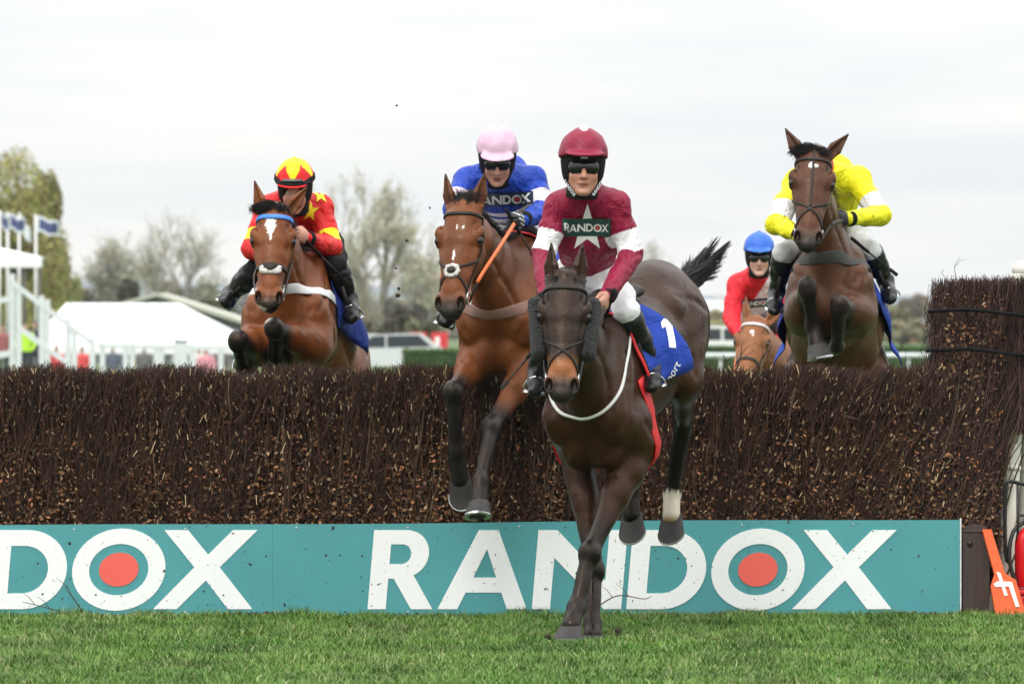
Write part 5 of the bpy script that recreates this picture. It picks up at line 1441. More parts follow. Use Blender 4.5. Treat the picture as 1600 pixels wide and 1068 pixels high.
# ------------------------------------------------------------------ tack
def make_tack(H):
    sp, T, HD, b, root = H.sp, H.T, H.HD, H.bvh, H.root
    tk = sp['tack']
    lt = tk.get('leather', M_leather)
    bw = .016
    br = mk('bridle', *g_strap(b, [HD(-.005, .10, -.09), HD(-.03, .06, -.075), HD(-.035, 0, -.065), HD(-.03, -.06, -.075), HD(-.005, -.10, -.09)], .022, .006, .001), lt, root)
    mk('brow_band', *g_strap(b, [HD(.045, .115, -.085), HD(.055, .085, -.03), HD(.06, .03, .02), HD(.06, -.03, .02), HD(.055, -.085, -.03), HD(.045, -.115, -.085)], tk.get('bbw', .02), .008, .002), tk.get('brow', lt), br)
    for sg in (1, -1):
        mk('cheek_strap', *g_strap(b, [HD(.03, sg * .11, -.09), HD(.12, sg * .12, -.11), HD(.25, sg * .11, -.115), HD(.38, sg * .085, -.10), HD(.47, sg * .075, -.075)], bw, .006, .001), lt, br)
        # bit ring
        cR = HD(.505, sg * .066, -.075); an = np.linspace(0, 2 * np.pi, 25)
        mk('bit_ring', *g_tube([cR + (H.a * math.cos(x) + H.n * math.sin(x)) * .034 * H.hs + H.s * sg * .006 for x in an], .0042, 6, False), M_steel, br)
    if tk.get('cross'):      # grackle noseband: two straps crossing on the nose
        for sg in (1, -1):
            mk('noseband_strap', *g_strap(b, [HD(.28, sg * .10, -.09), HD(.335, sg * .065, -.02), HD(.385, 0, .03), HD(.44, -sg * .06, -.01), HD(.50, -sg * .065, -.08), HD(.535, -sg * .03, -.13)], .014, .006, .002), lt, br)
    else:
        mk('noseband', *g_strap(b, [HD(.39, .07, -.13), HD(.375, .085, -.07), HD(.365, .05, .01), HD(.365, -.05, .01), HD(.375, -.085, -.07), HD(.39, -.07, -.13)], .026, .007, .002), lt, br)
    if tk.get('pad'):        # sheepskin pad where the straps cross
        pc0 = HD(.385, 0, .0); Fd = Field(pc0 - .13, pc0 + .13, .0045)
        for (dx, dy) in ((-.026, 0), (.026, 0), (0, .028), (0, -.028), (-.02, .02), (-.02, -.02), (.02, .02), (.02, -.02)) if tk['pad'] == 'flower' else ((.014, -.05), (.018, -.035), (.020, -.018), (.020, 0), (.020, .018), (.018, .035), (.012, .05), (-.006, .052), (-.006, -.052)):
            pc, pn = on_surface(b, [HD(.385 + dx, dy, .02)], .004)
            Fd.ell(pc[0], H.AH, np.array((.016, .016, .013)), .008)
        Fd.ripple(.0030, 330)
        v_, q_ = Fd.mesh(); mk('fleece_pad', v_, q_, M_fleece, br)
        pc, pn = on_surface(b, [HD(.385, 0, .02)], .012)
        mk('leather_disc', *g_ellipsoid(pc[0], H.AH, np.array((.022, .026, .012)), 14, 8), lt, br)
    if tk.get('facestrap'):
        mk('face_strap', *g_strap(b, [HD(-.02, 0, .0), HD(.08, 0, .02), HD(.2, 0, .03), HD(.30, 0, .03), HD(.37, 0, .02)], .013, .006, .002), lt, br)
    if tk.get('cheekpieces'):
        for sg in (1, -1):
            Fd = Field(HD(.27, sg * .13, -.10) - .30, HD(.27, sg * .13, -.10) + .30, .0065)
            Fd.seg(HD(.11, sg * .126, -.095), HD(.36, sg * .108, -.095), (.042, .056), (.040, .054), H.s, .02)
            Fd.ripple(.0035, 210)
            vv, qq = Fd.mesh(); mk('sheepskin_cheekpiece', vv, qq, M_blackfleece, br)
    # reins to the hands
    for sg, key in ((1, 'rein_l'), (-1, 'rein_r')):
        if key not in tk: continue
        pr = tk[key]; c = catmull([HD(.515, sg * .070, -.09)] + pr, 8)
        nn = np.array([H.s * sg + V3(0, -.2, .3)] * len(c))
        m1 = tk.get('rein_mat', lt); ks = int(len(c) * tk.get('rein_split', .45))
        mk('rein', *g_ribbon(c[:ks + 1], nn[:ks + 1], .017, .005), lt, br)
        mk('rein_grip', *g_ribbon(c[ks:], nn[ks:], .021, .007), m1, br)
    # breast girth
    if 'breast' in tk:
        m_, wd, zz = tk['breast'], tk.get('breast_w', .06), tk.get('breast_z', 1.22)
        ptsb = [T(-.22, .36, zz + .10), T(.0, .34, zz + .08), T(.2, .26, zz + .03), T(.38, .12, zz - .02), T(.44, 0, zz - .035), T(.38, -.12, zz - .02), T(.2, -.26, zz + .03), T(.0, -.34, zz + .08), T(-.22, -.36, zz + .10)]
        mk('breast_girth', *g_strap(b, ptsb, wd, .008, .001, m=8, smooth=4), m_, root)
    if 'plate' in tk:        # hunting breastplate, a narrow loop low round the neck
        m_ = tk['plate']
        pt = [T(-.14, .20, 1.56), T(.02, .22, 1.48), T(.20, .22, 1.36), T(.33, .15, 1.24), T(.45, .0, 1.17), T(.33, -.15, 1.24), T(.20, -.22, 1.36), T(.02, -.22, 1.48), T(-.14, -.20, 1.56)]
        mk('breastplate', *g_strap(b, pt, .017, .006, .002, m=8, smooth=4), m_, root)
    # saddle cloth, draped over the barrel
    sc = tk['cloth']
    nu, nv = 22, 26
    x0, x1 = sc.get('x', (-.78, -.08)); dz = sc.get('drop', .52)
    def cloth_pt(uu, side):           # uu 0..1 along, side -1..1 round the barrel
        return uu, side
    top = []; VV = []
    for i in range(nu + 1):
        for j in range(nv + 1):
            sidev = -1 + 2 * j / nv; uu = i / nu
            xx = x0 + (x1 - x0) * uu
            # arc over the back: cast rays toward the spine line
            low = sc.get('slant', .0) * (1 - uu) * abs(sidev)
            ang = sidev * math.radians(sc.get('ang', 100)) 
            cen = T(xx, 0, 1.24)
            dr = H.u * math.cos(ang) + H.l * math.sin(ang)
            dr = nrm(dr - H.f * low)
            h_ = b.ray_cast(Vector(tuple(cen + dr * .8)), Vector(tuple(-dr)), .9)
            p_ = np.array(h_[0]) if h_[0] is not None else cen + dr * .28
            flare = .012 + .030 * max(0, abs(sidev) - .55) * (1 + .6 * math.sin(uu * 9 + side_phase(sidev)))
            bil = sc.get('billow', .05) * (1 - uu) ** 1.3 * sstep(.15, .75, abs(sidev)) * (1 + .12 * math.sin(sidev * 7 + uu * 4))
            VV.append(p_ + dr * flare + H.l * math.copysign(bil, sidev))
    VV = np.array(VV)
    G = VV.reshape(nu + 1, nv + 1, 3)
    for _ in range(3):
        G2 = G.copy(); G2[1:-1, 1:-1] = (G[:-2, 1:-1] + G[2:, 1:-1] + G[1:-1, :-2] + G[1:-1, 2:] + 2 * G[1:-1, 1:-1]) / 6; G = G2
    du = np.gradient(G, axis=0); dv = np.gradient(G, axis=1); nn = np.cross(du, dv); nn /= np.linalg.norm(nn, axis=2)[:, :, None] + 1e-9
    cenl = np.array([T(-.4, 0, 1.24)]); sgn = np.sign((nn * (G - cenl)).sum(2).mean()); nn *= sgn
    rip = .005 * np.sin(np.arange(nv + 1) * 1.1)[None, :, None] * np.sin(np.arange(nu + 1) * .55 + 1)[:, None, None] * np.linspace(-1, 1, nv + 1)[None, :, None] ** 2
    G = G + nn * rip
    outer = (G + nn * .004).reshape(-1, 3); inner = (G - nn * .003).reshape(-1, 3)
    n1 = nv + 1; idx = lambda i, j: i * n1 + j; K = len(outer); fs = []
    for i in range(nu):
        for j in range(nv):
            qd = (idx(i, j), idx(i + 1, j), idx(i + 1, j + 1), idx(i, j + 1))
            fs.append(qd if sgn > 0 else qd[::-1]); fs.append(tuple(k + K for k in (qd[::-1] if sgn > 0 else qd)))
    for i in range(nu):
        for j in (0, nv): fs.append((idx(i, j), idx(i + 1, j), idx(i + 1, j) + K, idx(i, j) + K))
    for j in range(nv):
        for i in (0, nu): fs.append((idx(i, j), idx(i, j + 1), idx(i, j + 1) + K, idx(i, j) + K))
    scl = mk('saddle_cloth', np.concatenate([outer, inner]), fs, sc['mat'], root)
    H.cloth_bvh = bvh_of(outer, [fq for fq in fs if max(fq) < K])
    if 'edge' in sc:         # binding along the front edge
        fr_ = G[nu] ; fn = nn[nu]
        mk('edge_binding', *g_ribbon(fr_ + H.f * .006, fn, .022, .010), sc['edge'], scl)
    for (txt, side, x, y, size, spin) in sc.get('text', ()):
        # printed on the flank: lay out in the plane of that side
        v2, ft = font_outline(txt, 1.0) if txt != '1' else tess2d([(.16, 0), (.46, 0), (.46, 1), (.24, 1), (0, .80), (0, .60), (.16, .68)], [])
        v2 = v2 * size; w = v2[:, 0].max()
        nrm_side = nrm(H.l * side + H.u * .35 + H.f * sc.get('pf', .5))
        rt = -H.f * side; rt = nrm(rt - nrm_side * rt.dot(nrm_side)); upv = np.cross(nrm_side, rt) * 1.0
        if upv.dot(H.u) < 0: upv = -upv
        cs, sn = math.cos(math.radians(spin)), math.sin(math.radians(spin))
        rt2, up2 = rt * cs + upv * sn, upv * cs - rt * sn
        org = T(x, side * .3, y) - rt2 * w / 2
        mk('lettering', *g_decal(v2, ft, org, rt2, up2, nrm_side, H.cloth_bvh, .003, .02), M_white_print, scl)
    # saddle
    Fd = Field(T(-.35, 0, 1.55) - .45, T(-.35, 0, 1.55) + .45, .012)
    cy = lambda x, off: (lambda h_: np.array(h_[0]) + H.u * off)(b.ray_cast(Vector(tuple(T(x, 0, 2.2))), Vector(tuple(-H.u)), 1.2))
    A_ = H.A
    Fd.seg(cy(-.16, .03), cy(-.48, .025), (.085, .032), (.11, .028), H.l, .03)
    Fd.ell(cy(-.14, .055), A_, (.05, .06, .05), .04); Fd.ell(cy(-.50, .035), A_, (.06, .11, .030), .04)
    for sg in (1, -1): Fd.seg(cy(-.24, .02) + H.l * sg * .08, cy(-.14, -.20) + H.l * sg * .20, (.018, .11), (.016, .12), H.l, .03)
    vv, qq = Fd.mesh(); mk('saddle', vv, qq, M_leather, root)
    # girth
    g_ = tk.get('girth', M_leather)
    ring = []
    for k in range(28):
        an = math.radians(70 + (360 - 140) * k / 27)
        ring.append(T(tk.get('gx', -.06), 0, 1.2) + (H.u * math.cos(an) + H.l * math.sin(an)) * .55)
    pr = []; nr = []
    for p_ in ring:
        c_ = T(tk.get('gx', -.06), 0, 1.2); d_ = nrm(p_ - c_)
        h_ = b.ray_cast(Vector(tuple(p_)), Vector(tuple(-d_)), .6)
        if h_[0] is None: continue
        pr.append(np.array(h_[0]) + d_ * .002); nr.append(d_)
    mk('girth', *g_ribbon(np.array(pr), np.array(nr), .085, .008), g_, root)
    if 'web' in tk:
        w_ = tk['web']
        pr2 = [p_ for p_ in pr]; 
        mk('overgirth', *g_ribbon(np.array(pr) + np.array(nr) * .009, np.array(nr), .045, .005), w_, root)

def side_phase(s): return 0.0 if s > 0 else 2.0
# ------------------------------------------------------------------ jockeys
M_boot = mat('boot_leather', (.008, .008, .009), .34, .2, 20, .25, 60, spec=.3)
M_black_fabric = mat('black_padding', (.008, .008, .009), .8, .2, 40, .2, 120, spec=.15)
M_lens = mat('dark_lens', (.006, .006, .008), .08, .1, spec=.6)
M_breech = mat('white_breeches', (.76, .76, .78), .7, .06, 14, .35, 26, bdist=.02)
M_breech_grey = mat('grey_white_breeches', (.62, .63, .64), .7, .08, 14, .35, 26, bdist=.02)
M_skin = mat('skin', rough=.48, var=.10, scale=40, attr=True, bump=.12, bscale=160, spec=.4)
M_skin.node_tree.nodes['Principled BSDF'].inputs['Subsurface Weight'].default_value = .12
M_skin.node_tree.nodes['Principled BSDF'].inputs['Subsurface Radius'].default_value = (.012, .005, .003)
M_silk = mat('racing_silk', rough=.48, var=.08, scale=9, attr=True, bump=.85, bscale=5.5, bdist=.05, spec=.25, stretch=(1.5, 1, .75), crease=2.2)
M_cap = mat('cap_silk', rough=.42, var=.06, scale=12, attr=True, bump=.35, bscale=22, bdist=.02, spec=.25)
M_panel_green = mat('green_panel', (.010, .062, .050), .6, .05)
M_panel_navy = mat('navy_panel', (.012, .026, .050), .6, .05)
M_panel_black = mat('black_panel', (.014, .016, .018), .6, .05)
M_dot_red = mat('red_dot', (.70, .04, .03), .6, .05)

def make_jockey(J):
    c, hf, hu = J['head'], nrm(J['look']), J.get('up', V3(0, 0, 1))
    hu = nrm(hu - hf * hu.dot(hf)); hl = np.cross(hu, hf); hz = J.get('hz', 1.08)
    h = lambda a, b, d: c + (hf * a + hl * b + hu * d) * hz
    AH = np.array([hf, hl, hu])
    SL, SR, EL, ER, WL, WR = (J[k] for k in ('sl', 'sr', 'el', 'er', 'wl', 'wr'))
    PV, HL, HR, KL, KR, AL, AR, TL, TR = (J[k] for k in ('pv', 'hipl', 'hipr', 'kl', 'kr', 'al', 'ar', 'tl', 'tr'))
    ms = (SL + SR) / 2; sx = nrm(SL - SR); down = nrm(PV - ms); fr = np.cross(sx, -down) * -1.0
    if fr[1] > 0: fr = -fr
    AT = np.array([sx, fr, -down])
    root = thing('person', V3(PV[0], PV[1], PV[2] - .1), J['label'], 'person', 'jockeys on the horses')
    pts = np.array([SL, SR, EL, ER, WL, WR, PV, HL, HR, KL, KR, AL, AR, TL, TR, h(0, 0, .25), h(.15, 0, 0)])
    lo, hi = pts.min(0) - .16, pts.max(0) + .16
    # ---- body: head, neck, trunk, limbs and hands as one skin
    Fd = Field(lo, hi, J.get('hb', .0072)); e, g = Fd.ell, Fd.seg
    S = lambda q: np.array(q, float) * hz
    nb = ms - down * .02
    g(nb, h(-.025, 0, -.10), (.075, .07), (.056, .060), sx, .03)
    g(ms + down * .03, ms + down * .25, (.125, .065), (.13, .08), sx, .04); g(ms + down * .25, PV, (.13, .08), (.11, .08), sx, .04)
    for (s_, el, w) in ((SL, EL, WL), (SR, ER, WR)):
        g(s_, el, .042, .034, None, .02); g(el, w, .034, .026, None, .015)
        d = nrm(w - el); kx = J.get('knx', V3(0, 0, 1)); kx = nrm(kx - d * kx.dot(d)); pn = np.cross(d, kx)
        if pn.dot(ms - w) < 0: pn = -pn            # palms face inwards
        g(w, w + d * .05, (.030, .022), (.040, .024), kx, .02)
        g(w + d * .05, w + d * .078, (.041, .022), (.040, .020), kx, .012)
        for i in range(4):
            b0 = w + d * (.080 - .004 * abs(i - 1.2)) + kx * (.031 - .0205 * i)
            ln = (.036, .040, .038, .030)[i]
            p1 = b0 + d * ln * .75 + pn * .008; p2 = p1 + pn * ln * .85 + d * .004; p3 = p2 - d * ln * .55 + pn * .004
            g(b0, p1, .0102, .0098, None, .004); g(p1, p2, .0098, .009, None, .003); g(p2, p3, .009, .008, None, .003)
        t0 = w + d * .022 + kx * .026; t1 = w + d * .058 + kx * .050 + pn * .010; t2 = w + d * .092 + kx * .042 + pn * .026
        g(t0, t1, .015, .012, None, .008); g(t1, t2, .012, .010, None, .003)
    for (hp, kn, an, to) in ((HL, KL, AL, TL), (HR, KR, AR, TR)):
        g(hp, kn, .065, .045, None, .03); g(kn, an, .042, .030, None, .02); g(an, an + (to - an) * .75, .026, .020, None, .02)
    e(h(-.015, 0, .045), AH, S((.098, .077, .105)), .03)
    e(h(.030, 0, -.035), AH, S((.066, .066, .085)), .03)
    g(h(.015, .045, -.06), h(.065, .016, -.108), S(.026), S(.020), None, .025); g(h(.015, -.045, -.06), h(.065, -.016, -.108), S(.026), S(.020), None, .025)
    e(h(.078, 0, -.110), AH, S((.020, .024, .018)), .016)
    for sg in (1, -1):
        e(h(.062, sg * .040, -.035), AH, S((.024, .022, .024)), .02)             # cheek
        e(h(.075, sg * .032, .026), AH, S((.018, .030, .011)), .014)             # brow
        e(h(.093, sg * .031, .002), AH, S((.014, .018, .010)), .010, 'sub')      # eye socket
        e(h(-.005, sg * .074, -.015), AH, S((.020, .010, .032)), .008)           # ear
    g(h(.086, 0, .012), h(.112, 0, -.040), S(.0095), S(.0135), None, .008)
    for sg in (1, -1):
        g(h(.098, sg * .022, -.050), h(.086, sg * .036, -.082), S(.004), S(.003), None, .008, 'sub'); e(h(.103, sg * .008, -.053), AH, S((.006, .0042, .004)), .003, 'sub')
    e(h(.096, 0, -.097), AH, S((.010, .020, .005)), .010, 'sub')
    for sg in (1, -1): e(h(.094, sg * .014, -.044), AH, S((.012, .008, .008)), .005)
    e(h(.086, 0, -.071), AH, S((.012, .026, .0075)), .006); e(h(.083, 0, -.084), AH, S((.012, .021, .0075)), .006)
    g(h(.100, -.022, -.0775), h(.100, .022, -.0775), S(.0045), S(.0045), None, .003, 'sub')
    v, q = Fd.mesh(); v = smooth_mesh(v, q, 1, .3)
    hv = (v - c) @ AH.T / hz
    col = np.tile(np.array(J.get('skin', (.50, .25, .18))), (len(v), 1))
    on = np.linalg.norm(hv, axis=1) < .22
    lp = np.exp(-(((hv[:, 1]) / .024) ** 4 + ((hv[:, 2] + .0775) / .0115) ** 4)) * (hv[:, 0] > .06) * on
    col = col * (1 - lp[:, None] * .75) + V3(.34, .09, .08) * lp[:, None] * .75
    ck = np.exp(-(((np.abs(hv[:, 1]) - .042) / .025) ** 2 + ((hv[:, 2] + .04) / .025) ** 2)) * on * .35
    ns = np.exp(-((hv[:, 1] / .018) ** 2 + ((hv[:, 2] + .035) / .02) ** 2)) * (hv[:, 0] > .07) * .3
    w = np.maximum(ck, ns)[:, None]; col = col * (1 - w) + V3(.56, .20, .15) * w
    bd = sstep(-.05, -.10, hv[:, 2]) * on * (np.abs(lp) < .3) * J.get('stubble', .3)
    col = col * (1 - .35 * bd[:, None])
    if 'glove' in J:
        for (el, wr) in ((EL, WL), (ER, WR)):
            d = nrm(wr - el); m = (((v - wr) @ d) > -.03) & (np.linalg.norm(v - wr, axis=1) < .22)
            col[m] = J['glove']
            if J.get('glove_mark'):
                k = m & (np.sin(((v - wr) @ V3(.3, .2, 1)) * 260) > .55) & (((v - wr) @ d) > .02) & (((v - wr) @ d) < .085)
                col[k] = (.6, .6, .62)
    mo = np.exp(-(((hv[:, 1]) / .020) ** 4 + ((hv[:, 2] + .0775) / .0042) ** 2)) * (hv[:, 0] > .06) * on
    col = col * (1 - mo[:, None] * .85) + V3(.05, .015, .012) * mo[:, None] * .85
    body = mk('body', v, q, M_skin, root, col)
    bb = bvh_of(v, q)
    if J.get('eyes'):
        for sg in (1, -1): mk('eye', *g_ellipsoid(h(.079, sg * .031, .002), AH, S((.012, .013, .011)), 12, 8), mat('eye_white', (.55, .5, .47), .2, .1), root)
    # ---- silks
    jp = np.array([SL, SR, EL, ER, WL, WR, PV, nb, h(-.03, 0, -.1)])
    Fd = Field(jp.min(0) - .15, jp.max(0) + .15, J.get('hj', .0058)); e, g = Fd.ell, Fd.seg
    ch = J.get('chest', V3(0, 0, 0))
    g(ms + down * .03, ms + down * .20 + ch, (.165, .105), (.178, .135), sx, .05)
    wst = PV - down * J.get('hem', .12)
    g(ms + down * .20 + ch, wst, (.178, .135), (.150, .120), sx, .05)
    g(nb, h(-.03, 0, -.10), (.085, .075), (.068, .066), sx, .04)
    for (s_, el, w) in ((SL, EL, WL), (SR, ER, WR)):
        e(s_, AT, (.066, .066, .066), .05); g(nb - down * J.get('trap', .075), s_, (.074, .066), (.060, .060), fr, .06)
        mid = (s_ + el) / 2 + V3(0, .01, 0)
        g(s_, mid, .066, .064, None, .04); g(mid, el, .064, .059, None, .03)
        g(el, el + (w - el) * .5, 0.059, .051, None, .03); g(el + (w - el) * .5, w - nrm(w - el) * .015, .051, .039, None, .02)
        g(w - nrm(w - el) * .02, w + nrm(w - el) * .004, .040, .038, None, .006)
    if 'hump' in J: e(ms + J['hump'], AT, (.15, .11, .085), .06)
    Fd.ripple(J.get('fold', .0045), 12, True); Fd.ripple(.0012, 40, True)
    e(h(.0, 0, .0), AH, S((.13, .11, .112)), .01, 'sub')
    v, q = Fd.mesh()
    arms = []
    for (s_, el, w) in ((SL, EL, WL), (SR, ER, WR)):
        t1, d1 = seg_t(v, s_, el); t2, d2 = seg_t(v, el, w)
        arms.append((t1, d1, t2, d2))
    tz = (v - ms) @ down / np.linalg.norm(PV - ms); tx = (v - ms) @ sx
    col = J['paint'](v, arms, tz, tx)
    jk = mk('silks_jacket', v, q, M_silk, root, col)
    jb = bvh_of(v, q)
    # cuffs
    for (el, w) in ((EL, WL), (ER, WR)):
        d = nrm(w - el)
        mk('cuff', *g_tube([w - d * .035, w - d * .03, w + d * .008, w + d * .012], [.041, .0455, .0445, .036], 16, False), J.get('cuff', M_black_fabric), jk)
    # collar scarf
    cl = np.linspace(0, 2 * np.pi, 28, endpoint=False)
    nd = nrm(c - nb); cen = h(-.015, 0, -.112) 
    ring = np.array([cen + (hl * math.cos(a) * .066 + hf * math.sin(a) * .078 - hu * (.012 * math.sin(a))) * hz for a in cl])
    nn = np.array([nrm(hl * math.cos(a) + hf * math.sin(a)) for a in cl])
    sc = mk('neck_scarf', *g_ribbon(ring, nn, .048, .010, True), J.get('scarf', M_black_fabric), root)
    # ---- breeches
    Fd = Field(lo, hi, J.get('hl', .010)); e, g = Fd.ell, Fd.seg
    hx = nrm(HL - HR)
    e(PV, np.array([hx, np.cross(hx, V3(0, 0, 1)), V3(0, 0, 1)]), (.18, .15, .13), .05)
    g(PV - down * .14, PV, (.142, .112), (.15, .12), sx, .04)
    for (hp, kn, an) in ((HL, KL, AL), (HR, KR, AR)):
        g(hp, hp + (kn - hp) * .5, .100, .084, None, .05); g(hp + (kn - hp) * .5, kn, .084, .060, None, .04)
        g(kn, kn + (an - kn) * .28, .060, .052, None, .03)
    Fd.ripple(.0045, 17, True); Fd.ripple(.002, 45, True)
    v, q = Fd.mesh(); br = mk('breeches', v, q, J.get('breech', M_breech), root)
    # ---- boots
    for (kn, an, to) in ((KL, AL, TL), (KR, AR, TR)):
        pts2 = np.array([kn, an, to]); Fd = Field(pts2.min(0) - .15, pts2.max(0) + .15, .008); e, g = Fd.ell, Fd.seg
        d = nrm(an - kn)
        hpk = HL if kn is KL else HR
        g(kn + (hpk - kn) * .14, kn + (an - kn) * .2, .074, .067, None, .03); g(kn + (an - kn) * .16, kn + (an - kn) * .5, .066, .061, None, .03); g(kn + (an - kn) * .5, an, .060, .044, None, .03)
        fd = nrm(to - an); heel = an + d * .050 - nrm(fd - d * fd.dot(d)) * .035
        sd = np.cross(fd, d)
        g(an, heel, .042, .034, None, .03); g(heel, an + (to - an) * .6 + d * .02, (.032, .034), (.042, .036), sd, .03); g(an, an + (to - an) * .7, (.038, .040), (.043, .036), sd, .03)
        g(an + (to - an) * .6, to, (.044, .036), (.036, .026), sd, .02)
        Fd.half(kn + (hpk - kn) * .10, nrm(hpk - kn - d * .25))
        Fd.ripple(.003, 34, True)
        v, q = Fd.mesh(); bo = mk('boot', v, q, M_boot, root)
        # stirrup iron
        ball = an + (to - an) * .62
        dn = nrm(d * .9 - fd * .2); dn = d
        arch = []
        for k in range(17):
            a = math.pi * k / 16
            arch.append(ball - d * (.085 * math.sin(a) - .045) + sd * .060 * math.cos(a))
        arch = np.array(arch)
        tr = np.array([arch[-1], arch[-1] + d * .006, ball + d * .051 - sd * .03, ball + d * .053, ball + d * .051 + sd * .03, arch[0] + d * .006, arch[0]])
        mk('stirrup', *g_join(g_tube(arch, .0052, 7), g_ribbon(tr, np.array([d] * len(tr)), .030, .006)), M_steel, root)
        top = arch[8]; kt = kn + (an - kn) * .25 + sd * 0
        mk('stirrup_leather', *g_ribbon(np.array([top, top * .5 + kt * .5 + fd * .02, kt]), np.array([fd] * 3), .020, .006), M_leather, root)
    # ---- helmet
    Fd = Field(h(0, 0, .08) - .26, h(0, 0, .08) + .26, .0065); e, g = Fd.ell, Fd.seg
    e(h(-.008, 0, .058), AH, S((.132, .113, .128)), .0)
    tilt = nrm(hu * -1.0 + hf * J.get('cut', .10))
    Fd.half(h(0, 0, .045), tilt)
    e(h(.118, 0, .066), np.array([nrm(hf - hu * .28), hl, nrm(hu + hf * .28)]), S((.052, .092, .011)), .014)
    e(h(-.008, 0, .186), AH, S((.014, .014, .008)), .008)
    Fd.ripple(.0012, 50)
    v, q = Fd.mesh(); hv = (v - c) @ AH.T / hz
    he = mk('helmet', v, q, M_cap, root, J['cap'](hv))
    hb = bvh_of(v, q)
    # padded harness under the cap: round the ears and nape, open at the face
    Fd = Field(h(0, 0, 0) - .24, h(0, 0, 0) + .24, .0065); e, g = Fd.ell, Fd.seg
    e(h(-.012, 0, .035), AH, S((.124, .103, .118)), .0)
    e(h(-.01, 0, -.03), AH, S((.085, .090, .085)), .03)
    Fd.half(h(0, 0, .075), hu)
    for (x, zz, ry, rz) in ((.15, -.075, .084, .120),): e(h(x, 0, zz), AH, S((.150, ry, rz)), .010, 'sub')
    Fd.half(h(0, 0, -.075), nrm(-hu - hf * .35))
    v, q = Fd.mesh(); mk('harness', v, q, M_black_fabric, he)
    st = [h(.012, .080, -.02), h(.030, .070, -.065), h(.052, .045, -.105), h(.066, .0, -.128), h(.052, -.045, -.105), h(.030, -.070, -.065), h(.012, -.080, -.02)]
    mk('chin_strap', *g_strap(bb, st, .026, .006, .002, m=6), M_black_fabric, he)
    # ---- goggles
    gz = J.get('goggle', 'eyes')
    if gz == 'eyes':
        Fd = Field(h(.08, 0, .0) - .17, h(.08, 0, .0) + .17, .005); e, g = Fd.ell, Fd.seg
        for sg in (1, -1):
            g(h(.096, sg * .012, .004), h(.080, sg * .048, .000), S((.030, .016)), S((.032, .020)), hu, .008)
            g(h(.078, sg * .050, .004), h(.035, sg * .082, .012), S((.026, .014)), S((.014, .010)), hu, .008)
        e(h(.115, 0, -.026), AH, S((.04, .014, .024)), .004, 'sub')
        v, q = Fd.mesh(); go = mk('goggles', v, q, M_lens, he)
        # brow pad with maker's mark
        Fd = Field(h(.08, 0, .04) - .16, h(.08, 0, .04) + .16, .006)
        Fd.seg(h(.100, -.045, .043), h(.100, .045, .043), S((.020, .012)), S((.020, .012)), hu, .0)
        v, q = Fd.mesh(); bp_ = mk('brow_pad', v, q, M_black_fabric, he)
        mk('maker_mark', *g_bevbox_dir(h(.1135, -.016, .044), hl, hu, .032 * hz, .008, .002), M_white_print, bp_)
    else:
        # goggles pushed up round the cap
        rp = [h(.15 * math.cos(a), .135 * math.sin(a), .078) for a in np.linspace(0, 2 * np.pi, 16, endpoint=False)]
        mk('goggle_strap', *g_strap(hb, rp, .030, .006, .002, closed=True, m=3), M_black_fabric, he)
        Fd = Field(h(.12, 0, .08) - .13, h(.12, 0, .08) + .13, .006)
        Fd.seg(h(.128, -.05, .080), h(.128, .05, .080), S((.018, .014)), S((.018, .014)), hu, .0)
        v, q = Fd.mesh(); mk('goggles', v, q, M_lens, he)
    # ---- prints on the silks
    for pr in J.get('prints', ()):
        kind = pr[0]
        if kind == 'star':
            _, ctr, R, m_ = pr[:4]; off = pr[4] if len(pr) > 4 else .0035
            pl = [(R * (1 if k % 2 == 0 else .42) * math.sin(k * math.pi / 5), R * (1 if k % 2 == 0 else .42) * math.cos(k * math.pi / 5)) for k in range(10)]
            mk('printed_star', *g_decal(*tess2d(pl, []), ctr, V3(1, 0, 0), V3(0, 0, 1), J.get('pn', V3(0, -1, .2)), jb, off, .02), m_, jk)
        elif kind == 'word':
            _, word, bl, br_, hgt, pmat, ph = pr
            rt = nrm(br_ - bl); upv = nrm(np.cross(rt, V3(0, 1, 0))); upv = upv if upv[2] > 0 else -upv
            Lw = np.linalg.norm(br_ - bl)
            lay, dots, ww = word_layout(word); scl = min(Lw * .94 / ww, hgt)
            nrmv = J.get('pn', V3(0, -1, .2))
            if pmat is not None:
                py = (ph - scl) / 2
                pan = mk('sponsor_panel', *g_decal(np.array([(-.0, -py), (Lw, -py), (Lw, scl + py), (-.0, scl + py)]), [(0, 1, 2, 3)], bl, rt, upv, nrmv, jb, .005, .02), pmat, jk)
            else: pan = jk
            x0 = (Lw - ww * scl) / 2
            for (chh, o_, hs_) in lay:
                mk('letter', *g_decal(*tess2d([(a * scl + x0, b * scl) for a, b in o_], [[(a * scl + x0, b * scl) for a, b in q_] for q_ in hs_]), bl, rt, upv, nrmv, jb, .0075, .015), M_white_print, pan)
            for dt in dots:
                mk('red_dot', *g_decal(*tess2d([(a * scl + x0, b * scl) for a, b in dt], []), bl, rt, upv, nrmv, jb, .0075, .015), M_dot_red, pan)
        elif kind == 'scarf':
            _, text, ctr, rt, size = pr
            v2, ft = font_outline(text, size); v2[:, 0] -= v2[:, 0].max() / 2
            nv = nrm(ctr - cen); rt = nrm(rt - nv * rt.dot(nv)); upv = np.cross(nv, rt)
            mk('lettering', *g_extrude_flat(v2, ft, ctr + nv * .014, rt, upv, nv), M_white_print, sc)
    return root

def g_extrude_flat(v2, f, org, rt, up, n):
    v = np.array([org + rt * p[0] + up * p[1] for p in v2])
    return v, f

